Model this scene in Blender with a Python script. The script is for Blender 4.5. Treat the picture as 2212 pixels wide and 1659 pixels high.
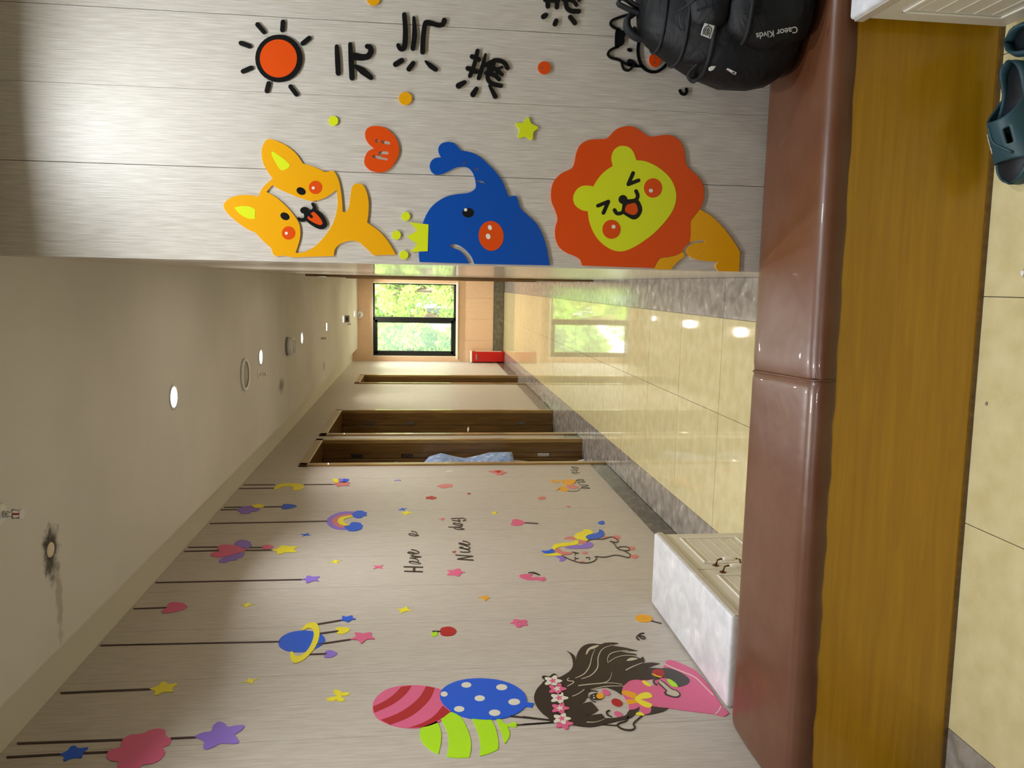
import bpy, bmesh, math, random
from mathutils import Vector, Matrix
from mathutils.geometry import tessellate_polygon
random.seed(7)
for o in list(bpy.data.objects): bpy.data.objects.remove(o)
S = bpy.context.scene
COL = S.collection
R = math.radians

# ------------------------------------------------------------------ camera
EYE = 1.42; F_PX = 1664.0
yaw, pitch, roll = R(7.42), R(6.63), R(0.245)
def mm(a, b): return [[sum(a[i][k]*b[k][j] for k in range(3)) for j in range(3)] for i in range(3)]
M1 = [[math.cos(yaw), math.sin(yaw), 0], [-math.sin(yaw), math.cos(yaw), 0], [0, 0, 1]]
B0 = [[1, 0, 0], [0, 0, -1], [0, 1, 0]]
P0 = [[1, 0, 0], [0, math.cos(pitch), -math.sin(pitch)], [0, math.sin(pitch), math.cos(pitch)]]
R0 = [[math.cos(roll), -math.sin(roll), 0], [math.sin(roll), math.cos(roll), 0], [0, 0, 1]]
RC = mm(R0, mm(P0, mm(B0, M1)))          # rows: right, down, forward of the upright view
right, down, fwd = (Vector(r) for r in RC)
cam_d = bpy.data.cameras.new('camera'); cam = bpy.data.objects.new('camera', cam_d); COL.objects.link(cam)
mw = Matrix((( down.x, right.x, -fwd.x, 0), (down.y, right.y, -fwd.y, 0), (down.z, right.z, -fwd.z, EYE), (0, 0, 0, 1)))
cam.matrix_world = mw                     # the phone was held so that the picture lies on its side
cam_d.sensor_width = 36; cam_d.lens = 36*F_PX/2212; cam_d.clip_start = 0.02; cam_d.clip_end = 200
S.camera = cam
# ------------------------------------------------------------------ world, sun, exposure
S.view_settings.view_transform = 'Standard'; S.view_settings.look = 'None'
S.view_settings.gamma = 1; S.view_settings.use_curve_mapping = False
S.view_settings.exposure = 0.14
w = bpy.data.worlds.new('sky'); S.world = w; w.use_nodes = True
nt = w.node_tree; bg = nt.nodes['Background']
sky = nt.nodes.new('ShaderNodeTexSky'); sky.sky_type = 'NISHITA'; sky.sun_disc = False
sky.sun_elevation = R(48); sky.sun_rotation = R(160); sky.air_density = 1.5; sky.dust_density = 3
mixw = nt.nodes.new('ShaderNodeMixRGB'); mixw.inputs[0].default_value = .6; mixw.inputs[2].default_value = (9, 9.3, 9, 1)
nt.links.new(sky.outputs[0], mixw.inputs[1]); nt.links.new(mixw.outputs[0], bg.inputs[0]); bg.inputs[1].default_value = 1.1
sun_d = bpy.data.lights.new('sun', 'SUN'); sun_d.energy = 17; sun_d.angle = R(.6); sun_d.color = (1, .95, .85)
sun = bpy.data.objects.new('sun', sun_d); COL.objects.link(sun)
sun.rotation_euler = Vector((-.35, .62, -.85)).to_track_quat('-Z', 'Y').to_euler()

# ------------------------------------------------------------------ pixel -> point on a plane of the room
def ray(px, py):
    u, v = (1659-py)-829.5, px-1106.0
    return right*u + down*v + fwd*F_PX
def at(px, py, axis, val):                # point where the sight line meets the plane coordinate[axis] = val
    d = ray(px, py); o = (0, 0, EYE)
    t = (val-o[axis])/d[axis]
    return Vector((d.x*t, d.y*t, EYE+d.z*t))

# ------------------------------------------------------------------ materials
def srgb(r, g, b):
    f = lambda c: (c/255/12.92) if c/255 <= .04045 else ((c/255+.055)/1.055)**2.4
    return (f(r), f(g), f(b), 1)
MATS = {}
def base_mat(name, col, rough=.5, metal=0, coat=0, spec=.5):
    m = bpy.data.materials.new(name); m.use_nodes = True
    p = m.node_tree.nodes['Principled BSDF']
    p.inputs['Base Color'].default_value = col; p.inputs['Roughness'].default_value = rough
    p.inputs['Metallic'].default_value = metal; p.inputs['Coat Weight'].default_value = coat
    p.inputs['Specular IOR Level'].default_value = spec
    return m, m.node_tree, p
def noise_col(nt, p, scale, c1, c2, vec_scale=(1,1,1), detail=4, lo=.35, hi=.65, bump=0, rough=None, obj=False, rnd=0, dist=0, rot=None):
    N, L = nt.nodes, nt.links
    if obj:
        tc = N.new('ShaderNodeTexCoord'); src = tc.outputs['Object']
    else:
        g = N.new('ShaderNodeNewGeometry'); src = g.outputs['Position']
    mp = N.new('ShaderNodeMapping'); mp.inputs['Scale'].default_value = vec_scale
    if rot: mp.inputs['Rotation'].default_value = rot
    L.new(src, mp.inputs[0])
    vec = mp.outputs[0]
    if rnd:
        oi = N.new('ShaderNodeObjectInfo'); ad = N.new('ShaderNodeVectorMath'); ad.operation = 'ADD'
        sc = N.new('ShaderNodeMath'); sc.operation = 'MULTIPLY'; sc.inputs[1].default_value = 37
        L.new(oi.outputs['Random'], sc.inputs[0]); L.new(mp.outputs[0], ad.inputs[0]); L.new(sc.outputs[0], ad.inputs[1]); vec = ad.outputs[0]
    n = N.new('ShaderNodeTexNoise'); n.inputs['Scale'].default_value = scale; n.inputs['Detail'].default_value = detail
    n.inputs['Distortion'].default_value = dist
    L.new(vec, n.inputs['Vector'])
    r = N.new('ShaderNodeValToRGB'); r.color_ramp.elements[0].position = lo; r.color_ramp.elements[1].position = hi
    r.color_ramp.elements[0].color = c1; r.color_ramp.elements[1].color = c2
    L.new(n.outputs['Fac'], r.inputs[0]); L.new(r.outputs[0], p.inputs['Base Color'])
    if bump:
        b = N.new('ShaderNodeBump'); b.inputs['Strength'].default_value = bump; b.inputs['Distance'].default_value = .002
        L.new(n.outputs['Fac'], b.inputs['Height']); L.new(b.outputs[0], p.inputs['Normal'])
    if rough:
        mr = N.new('ShaderNodeMapRange'); mr.inputs[3].default_value = rough[0]; mr.inputs[4].default_value = rough[1]
        L.new(n.outputs['Fac'], mr.inputs[0]); L.new(mr.outputs[0], p.inputs['Roughness'])
    return n, r
def plastic(name, rgb, rough=.32):
    if name not in MATS: MATS[name] = base_mat(name, srgb(*rgb), rough)[0]
    return MATS[name]
def mat_laminate(name, c1, c2, rough=.38, coat=0):
    m, nt, p = base_mat(name, c1, rough, coat=coat)
    noise_col(nt, p, 1.0, c1, c2, vec_scale=(400, 400, 13), detail=7, lo=.3, hi=.7, bump=.25, rnd=1)
    return m
LAM = mat_laminate('beige_grained_laminate', srgb(178,169,157), srgb(208,201,191), .46)
LAMG = mat_laminate('glossy_grained_laminate', srgb(180,166,148), srgb(206,194,176), .2, coat=.3)
LAMF = mat_laminate('peach_grained_laminate', srgb(205,172,140), srgb(226,196,165), .38)
MATS['dark_backing'] = base_mat('dark_backing', srgb(96,84,72), .9)[0]
def mat_ceiling():
    m, nt, p = base_mat('ceiling_paint', srgb(205,198,184), .9)
    N, L = nt.nodes, nt.links
    n, r = noise_col(nt, p, 1.3, srgb(204,200,192), srgb(214,210,203), detail=3)
    # mould stain round the old fitting, with a shape of its own
    g = N.new('ShaderNodeNewGeometry')
    prev = r.outputs[0]
    for (cx, cy, rx, ry, dark, amt) in ((-.835,2.40,.085,.055,(.08,.07,.055,1),.88), (-.82,2.395,.05,.035,(.035,.03,.025,1),.85), (-1.0,2.435,.12,.022,(.3,.27,.2,1),.6),
                                   (-.838,6.28,.06,.12,(.12,.11,.09,1),.7), (-.97,8.95,.05,.12,(.2,.18,.13,1),.45)):
        mp = N.new('ShaderNodeMapping'); mp.vector_type = 'POINT'
        mp.inputs['Location'].default_value = (-cx/rx, -cy/ry, 0); mp.inputs['Scale'].default_value = (1/rx, 1/ry, 0)
        L.new(g.outputs['Position'], mp.inputs[0])
        le = N.new('ShaderNodeVectorMath'); le.operation = 'LENGTH'; L.new(mp.outputs[0], le.inputs[0])
        nn = N.new('ShaderNodeTexNoise'); nn.inputs['Scale'].default_value = 38; nn.inputs['Detail'].default_value = 6; L.new(g.outputs['Position'], nn.inputs['Vector'])
        ad = N.new('ShaderNodeMath'); ad.operation = 'MULTIPLY_ADD'; L.new(nn.outputs['Fac'], ad.inputs[0]); ad.inputs[1].default_value = 1.7; L.new(le.outputs['Value'], ad.inputs[2])
        mr = N.new('ShaderNodeMapRange'); mr.inputs[1].default_value = 1.35; mr.inputs[2].default_value = 2.05; mr.inputs[3].default_value = amt; mr.inputs[4].default_value = 0
        L.new(ad.outputs[0], mr.inputs[0])
        mx = N.new('ShaderNodeMixRGB'); L.new(mr.outputs[0], mx.inputs[0]); L.new(prev, mx.inputs[1]); mx.inputs[2].default_value = dark
        prev = mx.outputs[0]
    L.new(prev, p.inputs['Base Color'])
    return m
CEIL = mat_ceiling()
PAINT = base_mat('plaster_paint', srgb(208,204,192), .85)[0]
def mat_tile():
    m, nt, p = base_mat('cream_floor_tile', srgb(214,196,140), .05, spec=.6)
    n, r = noise_col(nt, p, 14, srgb(204,191,142), srgb(219,208,162), detail=8, lo=.3, hi=.7, rough=(.015, .07))
    v = nt.nodes.new('ShaderNodeTexVoronoi'); v.inputs['Scale'].default_value = 110
    g = nt.nodes.new('ShaderNodeNewGeometry'); nt.links.new(g.outputs['Position'], v.inputs['Vector'])
    mr = nt.nodes.new('ShaderNodeMapRange'); mr.inputs[1].default_value = .05; mr.inputs[2].default_value = .2; mr.inputs[3].default_value = .45; mr.inputs[4].default_value = 0
    nt.links.new(v.outputs['Distance'], mr.inputs[0])
    mx = nt.nodes.new('ShaderNodeMixRGB'); mx.inputs[2].default_value = srgb(235,222,180)
    nt.links.new(mr.outputs[0], mx.inputs[0]); nt.links.new(r.outputs[0], mx.inputs[1]); nt.links.new(mx.outputs[0], p.inputs['Base Color'])
    return m
TILE = mat_tile()
def mat_marble(name, c1, c2, c3, rough):
    m, nt, p = base_mat(name, c1, rough, spec=.6)
    n, r = noise_col(nt, p, 15, c1, c2, detail=9, lo=.36, hi=.64, dist=.5)
    e = r.color_ramp.elements.new(.74); e.color = c3
    return m
MARB = mat_marble('grey_marble', srgb(128,121,113), srgb(164,157,148), srgb(208,203,196), .12)
MARBD = mat_marble('dark_green_grey_marble', srgb(84,82,72), srgb(112,108,95), srgb(150,146,134), .22)
FILM = mat_marble('white_marble_film', srgb(205,206,210), srgb(226,227,230), srgb(240,240,242), .42)
def mat_wood(name, c1, c2, sc, rough=.35, coat=.2):
    m, nt, p = base_mat(name, c1, rough, coat=coat)
    noise_col(nt, p, 1.0, c1, c2, vec_scale=sc, detail=5, lo=.3, hi=.72, dist=.6)
    return m
YWOOD = mat_wood('yellow_varnished_wood', srgb(180,132,4), srgb(198,150,14), (3, 60, 55), .3, .25)
DWOOD = mat_wood('brown_door_wood', srgb(88,62,28), srgb(120,88,44), (45, 45, 3), .35, .3)
CWOOD = mat_wood('light_casing_wood', srgb(128,98,52), srgb(168,136,80), (60, 60, 4), .3, .4)
def mat_leather():
    m, nt, p = base_mat('brown_leatherette', srgb(120,62,42), .36, coat=.12)
    n, r = noise_col(nt, p, 6, srgb(92,52,30), srgb(102,66,44), detail=5, lo=.3, hi=.7)
    t = nt.nodes.new('ShaderNodeTexNoise'); t.inputs['Scale'].default_value = 420; t.inputs['Detail'].default_value = 2
    g = nt.nodes.new('ShaderNodeNewGeometry'); nt.links.new(g.outputs['Position'], t.inputs['Vector'])
    t2 = nt.nodes.new('ShaderNodeTexNoise'); t2.inputs['Scale'].default_value = 14; nt.links.new(g.outputs['Position'], t2.inputs['Vector'])
    b = nt.nodes.new('ShaderNodeBump'); b.inputs['Strength'].default_value = .12; b.inputs['Distance'].default_value = .001
    b2 = nt.nodes.new('ShaderNodeBump'); b2.inputs['Strength'].default_value = .16; b2.inputs['Distance'].default_value = .01
    nt.links.new(t.outputs['Fac'], b.inputs['Height']); nt.links.new(t2.outputs['Fac'], b2.inputs['Height']); nt.links.new(b2.outputs[0], b.inputs['Normal']); nt.links.new(b.outputs[0], p.inputs['Normal'])
    return m
LEATHER = mat_leather()
WHITEP = base_mat('white_plastic', srgb(225,225,222), .35)[0]
GREYP = base_mat('grey_plastic', srgb(130,128,122), .45)[0]
CREAM = base_mat('cream_cabinet_lacquer', srgb(214,210,196), .3)[0]
CHROME = base_mat('chrome', srgb(205,205,205), .18, 1)[0]
BRONZE = base_mat('bronze', srgb(120,84,60), .35, 1)[0]
BLACKF = base_mat('black_window_frame', srgb(18,20,20), .35)[0]
REDM = base_mat('red_painted_metal', srgb(190,20,14), .3)[0]
WHITE = base_mat('white_trim_paint', srgb(235,232,220), .4)[0]
def emit(name, col, s):
    m = bpy.data.materials.new(name); m.use_nodes = True; nt = m.node_tree
    e = nt.nodes.new('ShaderNodeEmission'); e.inputs[0].default_value = col; e.inputs[1].default_value = s
    nt.links.new(e.outputs[0], nt.nodes['Material Output'].inputs[0]); return m
LAMP = emit('lamp_diffuser', (1, .98, .94, 1), 14)
def mat_fabric():
    m, nt, p = base_mat('black_nylon', srgb(16,18,24), .55, spec=.3)
    noise_col(nt, p, 7, srgb(3,4,5), srgb(10,13,20), detail=4, obj=True)
    n = nt.nodes.new('ShaderNodeTexNoise'); n.inputs['Scale'].default_value = 16; n.inputs['Distortion'].default_value = 1.6
    tc = nt.nodes.new('ShaderNodeTexCoord'); nt.links.new(tc.outputs['Object'], n.inputs['Vector'])
    b = nt.nodes.new('ShaderNodeBump'); b.inputs['Strength'].default_value = .45; b.inputs['Distance'].default_value = .012
    nt.links.new(n.outputs['Fac'], b.inputs['Height']); nt.links.new(b.outputs[0], p.inputs['Normal'])
    return m
NYLON = mat_fabric()
WEB = base_mat('black_webbing', srgb(14,17,24), .75)[0]
TEAL = base_mat('teal_rubber', srgb(36,70,80), .5)[0]
TEALD = base_mat('dark_teal_footbed', srgb(20,27,34), .6)[0]
# ------------------------------------------------------------------ mesh helpers
def newobj(name, mesh, mat=None, parent=None, loc=None):
    o = bpy.data.objects.new(name, mesh); COL.objects.link(o)
    if mat: mesh.materials.append(mat)
    if parent: o.parent = parent
    if loc is not None: o.location = loc
    return o
def empty(name, loc=(0,0,0), rotz=0, parent=None):
    o = bpy.data.objects.new(name, None); COL.objects.link(o); o.location = loc; o.rotation_euler = (0,0,rotz)
    o.empty_display_size = .05
    if parent: o.parent = parent
    return o
def tag(o, label=None, cat=None, group=None, kind=None):
    if label: o['label'] = label
    if cat: o['category'] = cat
    if group: o['group'] = group
    if kind: o['kind'] = kind
    return o
def box_into(bm, x0, x1, y0, y1, z0, z1, bevel=0, seg=2):
    r = bmesh.ops.create_cube(bm, size=1)
    vs = r['verts']
    for v in vs: v.co = Vector(((x0+x1)/2+v.co.x*(x1-x0), (y0+y1)/2+v.co.y*(y1-y0), (z0+z1)/2+v.co.z*(z1-z0)))
    if bevel:
        es = list({e for v in vs for e in v.link_edges})
        bmesh.ops.bevel(bm, geom=es, offset=bevel, segments=seg, affect='EDGES', profile=.5)
def to_mesh(bm, name, smooth=False):
    me = bpy.data.meshes.new(name); bm.to_mesh(me); bm.free()
    if smooth:
        for p in me.polygons: p.use_smooth = True
    return me
def box(name, x0, x1, y0, y1, z0, z1, mat, parent=None, bevel=0, seg=2, smooth=False):
    cx, cy, cz = (x0+x1)/2, (y0+y1)/2, (z0+z1)/2
    bm = bmesh.new(); box_into(bm, x0-cx, x1-cx, y0-cy, y1-cy, z0-cz, z1-cz, bevel, seg)
    return newobj(name, to_mesh(bm, name, smooth), mat, parent, (cx, cy, cz))
def lathe(name, prof, mat, parent=None, loc=(0,0,0), seg=32, axis='Z', smooth=True, cap=True):
    bm = bmesh.new(); rings = []
    for (r, z) in prof:
        ring = []
        for i in range(seg):
            a = 2*math.pi*i/seg; c = (r*math.cos(a), r*math.sin(a), z)
            if axis == 'Y': c = (c[0], c[2], c[1])
            if axis == 'X': c = (c[2], c[0], c[1])
            ring.append(bm.verts.new(c))
        rings.append(ring)
    for a, b in zip(rings, rings[1:]):
        for i in range(seg): bm.faces.new((a[i], a[(i+1)%seg], b[(i+1)%seg], b[i]))
    if cap:
        bm.faces.new(rings[0]); bm.faces.new(rings[-1])
    bmesh.ops.recalc_face_normals(bm, faces=bm.faces)
    me = to_mesh(bm, name, smooth)
    return newobj(name, me, mat, parent, loc)
def tube_into(bm, pts, rad, seg=8):
    pts = [Vector(p) for p in pts]; rings = []
    rads = rad if isinstance(rad, (list, tuple)) else [rad]*len(pts)
    up = Vector((0,0,1))
    for i, p in enumerate(pts):
        t = (pts[min(i+1, len(pts)-1)]-pts[max(i-1, 0)]).normalized()
        u = up if abs(t.dot(up)) < .9 else Vector((1,0,0))
        a = t.cross(u).normalized(); b = t.cross(a).normalized()
        rings.append([bm.verts.new(p+(a*math.cos(2*math.pi*k/seg)+b*math.sin(2*math.pi*k/seg))*rads[i]) for k in range(seg)])
    for A, Bq in zip(rings, rings[1:]):
        for k in range(seg): bm.faces.new((A[k], A[(k+1)%seg], Bq[(k+1)%seg], Bq[k]))
    bm.faces.new(rings[0]); bm.faces.new(rings[-1])
def tube(name, pts, rad, mat, parent=None, seg=8, loc=None):
    bm = bmesh.new(); tube_into(bm, pts, rad, seg); bmesh.ops.recalc_face_normals(bm, faces=bm.faces)
    return newobj(name, to_mesh(bm, name, True), mat, parent, loc)
def loft(name, rings, mat, parent=None, smooth=True, cap=True, loc=None):
    bm = bmesh.new(); rv = [[bm.verts.new(p) for p in r] for r in rings]; n = len(rv[0])
    for a, b in zip(rv, rv[1:]):
        for i in range(n): bm.faces.new((a[i], a[(i+1)%n], b[(i+1)%n], b[i]))
    if cap: bm.faces.new(rv[0]); bm.faces.new(rv[-1])
    bmesh.ops.recalc_face_normals(bm, faces=bm.faces)
    return newobj(name, to_mesh(bm, name, smooth), mat, parent, loc)
def dup(root, loc=None, rotz=None, parent=None):
    c = root.copy(); COL.objects.link(c)
    if parent: c.parent = parent
    if loc is not None: c.location = loc
    if rotz is not None: c.rotation_euler = (0, 0, rotz)
    for ch in list(root.children):
        d = ch.copy(); COL.objects.link(d); d.parent = c
        for g in list(ch.children):
            e = g.copy(); COL.objects.link(e); e.parent = d
    return c

# ------------------------------------------------------------------ room dimensions (metres)
XL, XR, YW, YF = -1.37, .05, 2.215, 13.55
ZC, ZREC = 2.54, 2.625
XB, YB = 2.6, -2.6                        # room beside and behind the viewer

# ================================================================== SETTING
# floor
floor = box('floor', -3.2, XB+.1, YB-.1, YF+.15, -.12, -.004, MATS['dark_backing']); tag(floor, kind='structure')
def tile(x0, x1, y0, y1, m, g=.0012, gy=.0017):
    t = box('tile', x0+g, x1-g, y0+gy, y1-gy, -.0045, 0, m); t.parent = floor; t.matrix_parent_inverse = floor.matrix_basis.inverted()
TY = [3.535+.593*k for k in range(-11, 18)]
TY[0] = YB; TY[-1] = YF
TY = [YB, -2.04, -1.46, -.87, -.28, .31, .90, 1.49, 2.08]+[y for y in TY if y > 2.2]
cols_far = [(XL, -1.17, MARB), (-1.17, -.6, TILE), (-.6, -.14, TILE), (-.14, XR, MARB)]
cols_near = [(XL, -1.17, MARB), (-1.17, -.6, TILE), (-.6, -.008, TILE), (-.008, .585, TILE), (.585, 1.178, TILE), (1.178, 1.77, TILE), (1.77, XB, TILE)]
for a, b in zip(TY, TY[1:]):
    if a < 2.0: cs = cols_near
    else: cs = cols_far
    for (x0, x1, m) in cs:
        if m is MARB:
            mid = (a+b)/2 if x0 < -1 else None
            tile(x0, x1, a, b, m)
        else: tile(x0, x1, a, b, m)
# lobby floor runs to the picture wall
# ceiling: lower plasterboard field, shadow recess along the left wall
c1 = box('ceiling', -1.15, XB, YB, 6.578, ZC, ZC+.16, CEIL); tag(c1, kind='structure')
c2 = box('ceiling', -1.15, XR+.2, 6.580, YF+.1, ZC, ZC+.16, CEIL); tag(c2, kind='structure')
rec = box('trim_1', XL-.1, -1.15, YB, YF+.1, ZREC, ZREC+.1, PAINT); tag(rec, kind='structure')

# doorways in the left wall: outer y0,y1, inner y0,y1
DOORS = [(5.72, 6.70, 5.785, 6.635), (6.88, 8.265, 6.95, 8.20), (10.47, 11.44, 10.545, 11.37)]
DTOP, DIN = 2.33, 2.265
def cut_ranges(y0, y1, holes):
    out = []; a = y0
    for h0, h1 in holes:
        if h0 > a: out.append((a, h0))
        a = h1
    if a < y1: out.append((a, y1))
    return out
wl = box('wall_left', XL-.22, XL-.02, YB, DOORS[0][0]+.03, 0, ZREC, PAINT); tag(wl, kind='structure')
def keep(o, parent):
    o.parent = parent; o.matrix_parent_inverse = parent.matrix_basis.inverted(); return o
for i, (a, b) in enumerate([(DOORS[0][1]-.03, DOORS[1][0]+.03), (DOORS[1][1]-.03, DOORS[2][0]+.03), (DOORS[2][1]-.03, YF)]):
    keep(box('wall_block', XL-.22, XL-.02, a, b, 0, ZREC, PAINT), wl)
for d in DOORS: keep(box('wall_block', XL-.22, XL-.02, d[0]+.03, d[1]-.03, DTOP-.03, ZREC, PAINT), wl)
# laminate panels, 0.393 m wide, joints where the photograph has them
J0, JW = 3.785, .3925
ys = [J0+JW*k for k in range(-17, 26)]
holes = [(d[0]+.01, d[1]-.01) for d in DOORS]
def lam_panels(y0, y1, zlo, parent, mat):
    edges = [y0]+[y for y in ys if y0+.03 < y < y1-.03]+[y1]
    for a, b in zip(edges, edges[1:]):
        keep(box('panel', XL-.019, XL, a+.0008, b-.0008, zlo, ZREC, mat), parent)
for a, b in cut_ranges(YB, YF, holes): lam_panels(a, b, .127, wl, LAM)
for h0, h1 in holes: lam_panels(h0, h1, DTOP-.01, wl, LAM)
bl = None
for a, b in cut_ranges(YB, YF, holes):
    n = max(1, round((b-a)/.9)); L_ = (b-a)/n
    for k in range(n):
        t = box('baseboard_left' if bl is None else 'slab', XL-.019, XL+.004, a+k*L_+.0007, a+(k+1)*L_-.0007, .007, .126, MARBD)
        if bl is None: bl = t; tag(bl, kind='structure')
        else: keep(t, bl)

# doors of the left wall
def door(n, d, room_col):
    o0, o1, i0, i1 = d
    root = empty('door_%d' % n, (XL, (i0+i1)/2, 0)); tag(root, kind='structure')
    k = lambda o: keep(o, root)
    for (a, b) in ((o0, i0), (i1, o1)): k(box('casing', XL-.02, XL+.014, a, b, 0, DTOP, CWOOD, bevel=.004))
    k(box('casing', XL-.02, XL+.014, o0, o1, DIN, DTOP+.004, CWOOD, bevel=.004))
    k(box('jamb', XL-.24, XL-.001, i0-.03, i0-.0005, 0, DIN, DWOOD)); k(box('jamb', XL-.105, XL-.001, i1+.0005, i1+.03, 0, DIN, DWOOD))
    k(box('jamb', XL-.145, XL-.107, i1-.008, i1+.03, 0, DIN, DWOOD)); k(box('jamb', XL-.24, XL-.147, i1+.008, i1+.03, 0, DIN, DWOOD))
    k(box('lintel', XL-.24, XL-.001, i0, i1, DIN, DIN+.03, DWOOD))
    k(box('threshold', XL-.24, XL-.0005, i0, i1, -.01, .002, MARB))
    for z in (.35, 1.55, 1.98):
        h = k(box('hinge', XL-.142, XL-.110, i1-.0105, i1-.0082, z-.05, z+.05, CHROME))
        for dz in (-.03, 0, .03):
            s = lathe('screw', [(.003, 0), (.003, .001), (.001, .0015)], GREYP, None, (0, 0, 0), 8, 'Y'); s.parent = h; s.location = (0.006*(-1 if dz else 1), -.003, dz)
    # leaf swung into the room behind
    lf = k(box('door_leaf', XL-.24-(i1-i0)*.97, XL-.15, i1-.035, i1-.0, .01, DIN-.004, DWOOD, bevel=.003))
    hd = box('door_handle', XL-.24-(i1-i0)*.9, XL-.24-(i1-i0)*.9+.11, i1-.085, i1-.068, 1.0, 1.018, CHROME, bevel=.005); keep(hd, root)
    # the room behind: back wall, side walls, ceiling
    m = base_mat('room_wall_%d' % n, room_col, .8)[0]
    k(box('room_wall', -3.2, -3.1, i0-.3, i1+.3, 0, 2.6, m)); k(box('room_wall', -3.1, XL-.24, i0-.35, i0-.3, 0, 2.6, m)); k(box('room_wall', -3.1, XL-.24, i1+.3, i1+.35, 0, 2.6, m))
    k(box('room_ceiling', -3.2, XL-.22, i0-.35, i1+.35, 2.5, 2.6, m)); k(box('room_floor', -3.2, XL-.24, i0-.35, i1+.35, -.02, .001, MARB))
    return root
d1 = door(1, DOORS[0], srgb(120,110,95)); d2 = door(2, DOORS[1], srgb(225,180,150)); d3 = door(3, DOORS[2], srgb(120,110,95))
# lever on the near jamb of the second doorway
lv = empty('lever_handle', (XL-.02, DOORS[1][2]+.001, 1.0)); tag(lv, 'chrome lever handle with lock plate on the jamb of the middle doorway', 'handle')
r_ = lathe('rose', [(.024, 0), (.024, .008), (.012, .014), (.009, .045)], CHROME, lv, (0, 0, 0), 20, 'Y')
tube('lever', [(0, .045, 0), (.03, .05, 0), (.075, .05, -.004)], .008, CHROME, lv)
k2 = lathe('keyhole_cover', [(.018, 0), (.018, .006), (.006, .009)], BRONZE, lv, (.0, 0, -.11), 16, 'Y')

# right wall of the corridor and the picture wall
wr = box('wall_right', XR+.019, XR+.16, YW+.02, YF, 0, ZC, MATS['dark_backing']); tag(wr, kind='structure')
RD = (6.4, 7.35)
for k in range(30):
    a, b = YW+k*.395, min(YW+(k+1)*.395, YF)
    if a >= YF: break
    keep(box('panel', XR, XR+.018, a+.001, b-.001, 0 if b > RD[0] and a < RD[1] else .0, ZC, LAMG), wr)
d4 = empty('door_4', (XR, 6.87, 0)); tag(d4, kind='structure')
for (a, b, z0, z1) in ((RD[0], RD[0]+.07, 0, 2.3), (RD[1]-.07, RD[1], 0, 2.3), (RD[0], RD[1], 2.3, 2.36)): keep(box('casing', XR-.016, XR+.001, a, b, z0, z1, DWOOD, bevel=.003), d4)
keep(box('door_leaf', XR-.004, XR+.001, RD[0]+.07, RD[1]-.07, .01, 2.3, DWOOD), d4)
d5 = empty('door_5', (XR, 10.2, 0)); tag(d5, kind='structure')
for (a, b, z0, z1) in ((9.7, 9.77, 0, 2.3), (10.6, 10.67, 0, 2.3), (9.7, 10.67, 2.3, 2.36)): keep(box('casing', XR-.016, XR+.001, a, b, z0, z1, DWOOD, bevel=.003), d5)
keep(box('door_leaf', XR-.004, XR+.001, 9.77, 10.6, .01, 2.3, DWOOD), d5)

wp = box('wall_front', XR+.001, XB, YW+.0185, YW+.14, 0, ZC, MATS['dark_backing']); tag(wp, kind='structure')
xj = [XR, .298, .499]+[.693+.395*k for k in range(0, 5)]+[XB]
xj = sorted(set(x for x in xj if x >= XR))
for i, (a, b) in enumerate(zip(xj, xj[1:])):
    keep(box('panel', a+(.0003 if i == 2 else .0007 if i else 0), b-(.0003 if i == 1 else .0007), YW, YW+.018, 0, ZC, LAM, bevel=.0004, seg=1), wp)
# rest of the lobby shell, behind and beside the viewer
for nm, a in (('wall_back', (XL-.1, XB+.1, YB-.1, YB, 0, ZREC+.05)), ('wall_side', (XB, XB+.1, YB, YW+.1, 0, ZREC+.05))):
    o = box(nm, *a, LAM); tag(o, kind='structure')

# far wall with its window
wf = box('wall_far', XL-.1, XR+.15, YF+.19, YF+.2, 2.34, 2.62, PAINT); tag(wf, kind='structure')
WX0, WX1, WZ0, WZ1 = -1.285, -.01, .86, 2.285
for (x0, x1, z0, z1) in ((XL-.1, WX0, 0, 2.62), (WX1, XR+.15, 0, 2.62), (WX0, WX1, 0, WZ0-.03), (WX0, WX1, WZ1, 2.62)):
    keep(box('wall_block', x0, x1, YF+.012, YF+.19, z0, z1, PAINT), wf)
xs = [XL, -.995, -.622, -.25, XR]
for a, b in zip(xs, xs[1:]):
    keep(box('panel', a+.001, b-.001, YF, YF+.011, .187, .80, LAMF), wf)
    keep(box('panel', a+.001, b-.001, YF, YF+.011, WZ1+.01, ZREC, LAMF), wf)
for (x0, x1) in ((XL+.001, WX0), (WX1, XR-.001)): keep(box('panel', x0, x1, YF, YF+.011, .80, WZ1+.009, LAMF), wf)
keep(box('sill', WX0-.04, WX1+.03, YF-.045, YF+.16, .805, .835, WHITE, bevel=.004), wf)
for (x0, x1, z0, z1) in ((WX0, WX0+.008, WZ0-.02, WZ1), (WX1-.008, WX1, WZ0-.02, WZ1), (WX0, WX1, WZ1-.008, WZ1)): keep(box('reveal', x0, x1, YF+.005, YF+.1, z0, z1, WHITE), wf)
bf = box('baseboard_far', XL+.005, XR, YF-.012, YF+.01, .006, .186, MARBD); tag(bf, kind='structure')
win = empty('window_1', ((WX0+WX1)/2, YF+.1, (WZ0+WZ1)/2)); tag(win, kind='structure')
f0, f1, fz0, fz1 = WX0+.01, WX1-.01, WZ0-.02, WZ1-.01
def fr(name, x0, x1, z0, z1, y0=YF+.03, y1=YF+.1): return keep(box(name, x0, x1, y0, y1, z0, z1, BLACKF, bevel=.002), win)
fr('frame', f0, f0+.03, fz0, fz1); fr('frame', f1-.02, f1, fz0, fz1); fr('frame', f0, f1, fz1-.03, fz1); fr('frame', f0, f1, fz0, fz0+.04)
fr('mullion', -.665, -.60, fz0, fz1)
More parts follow.
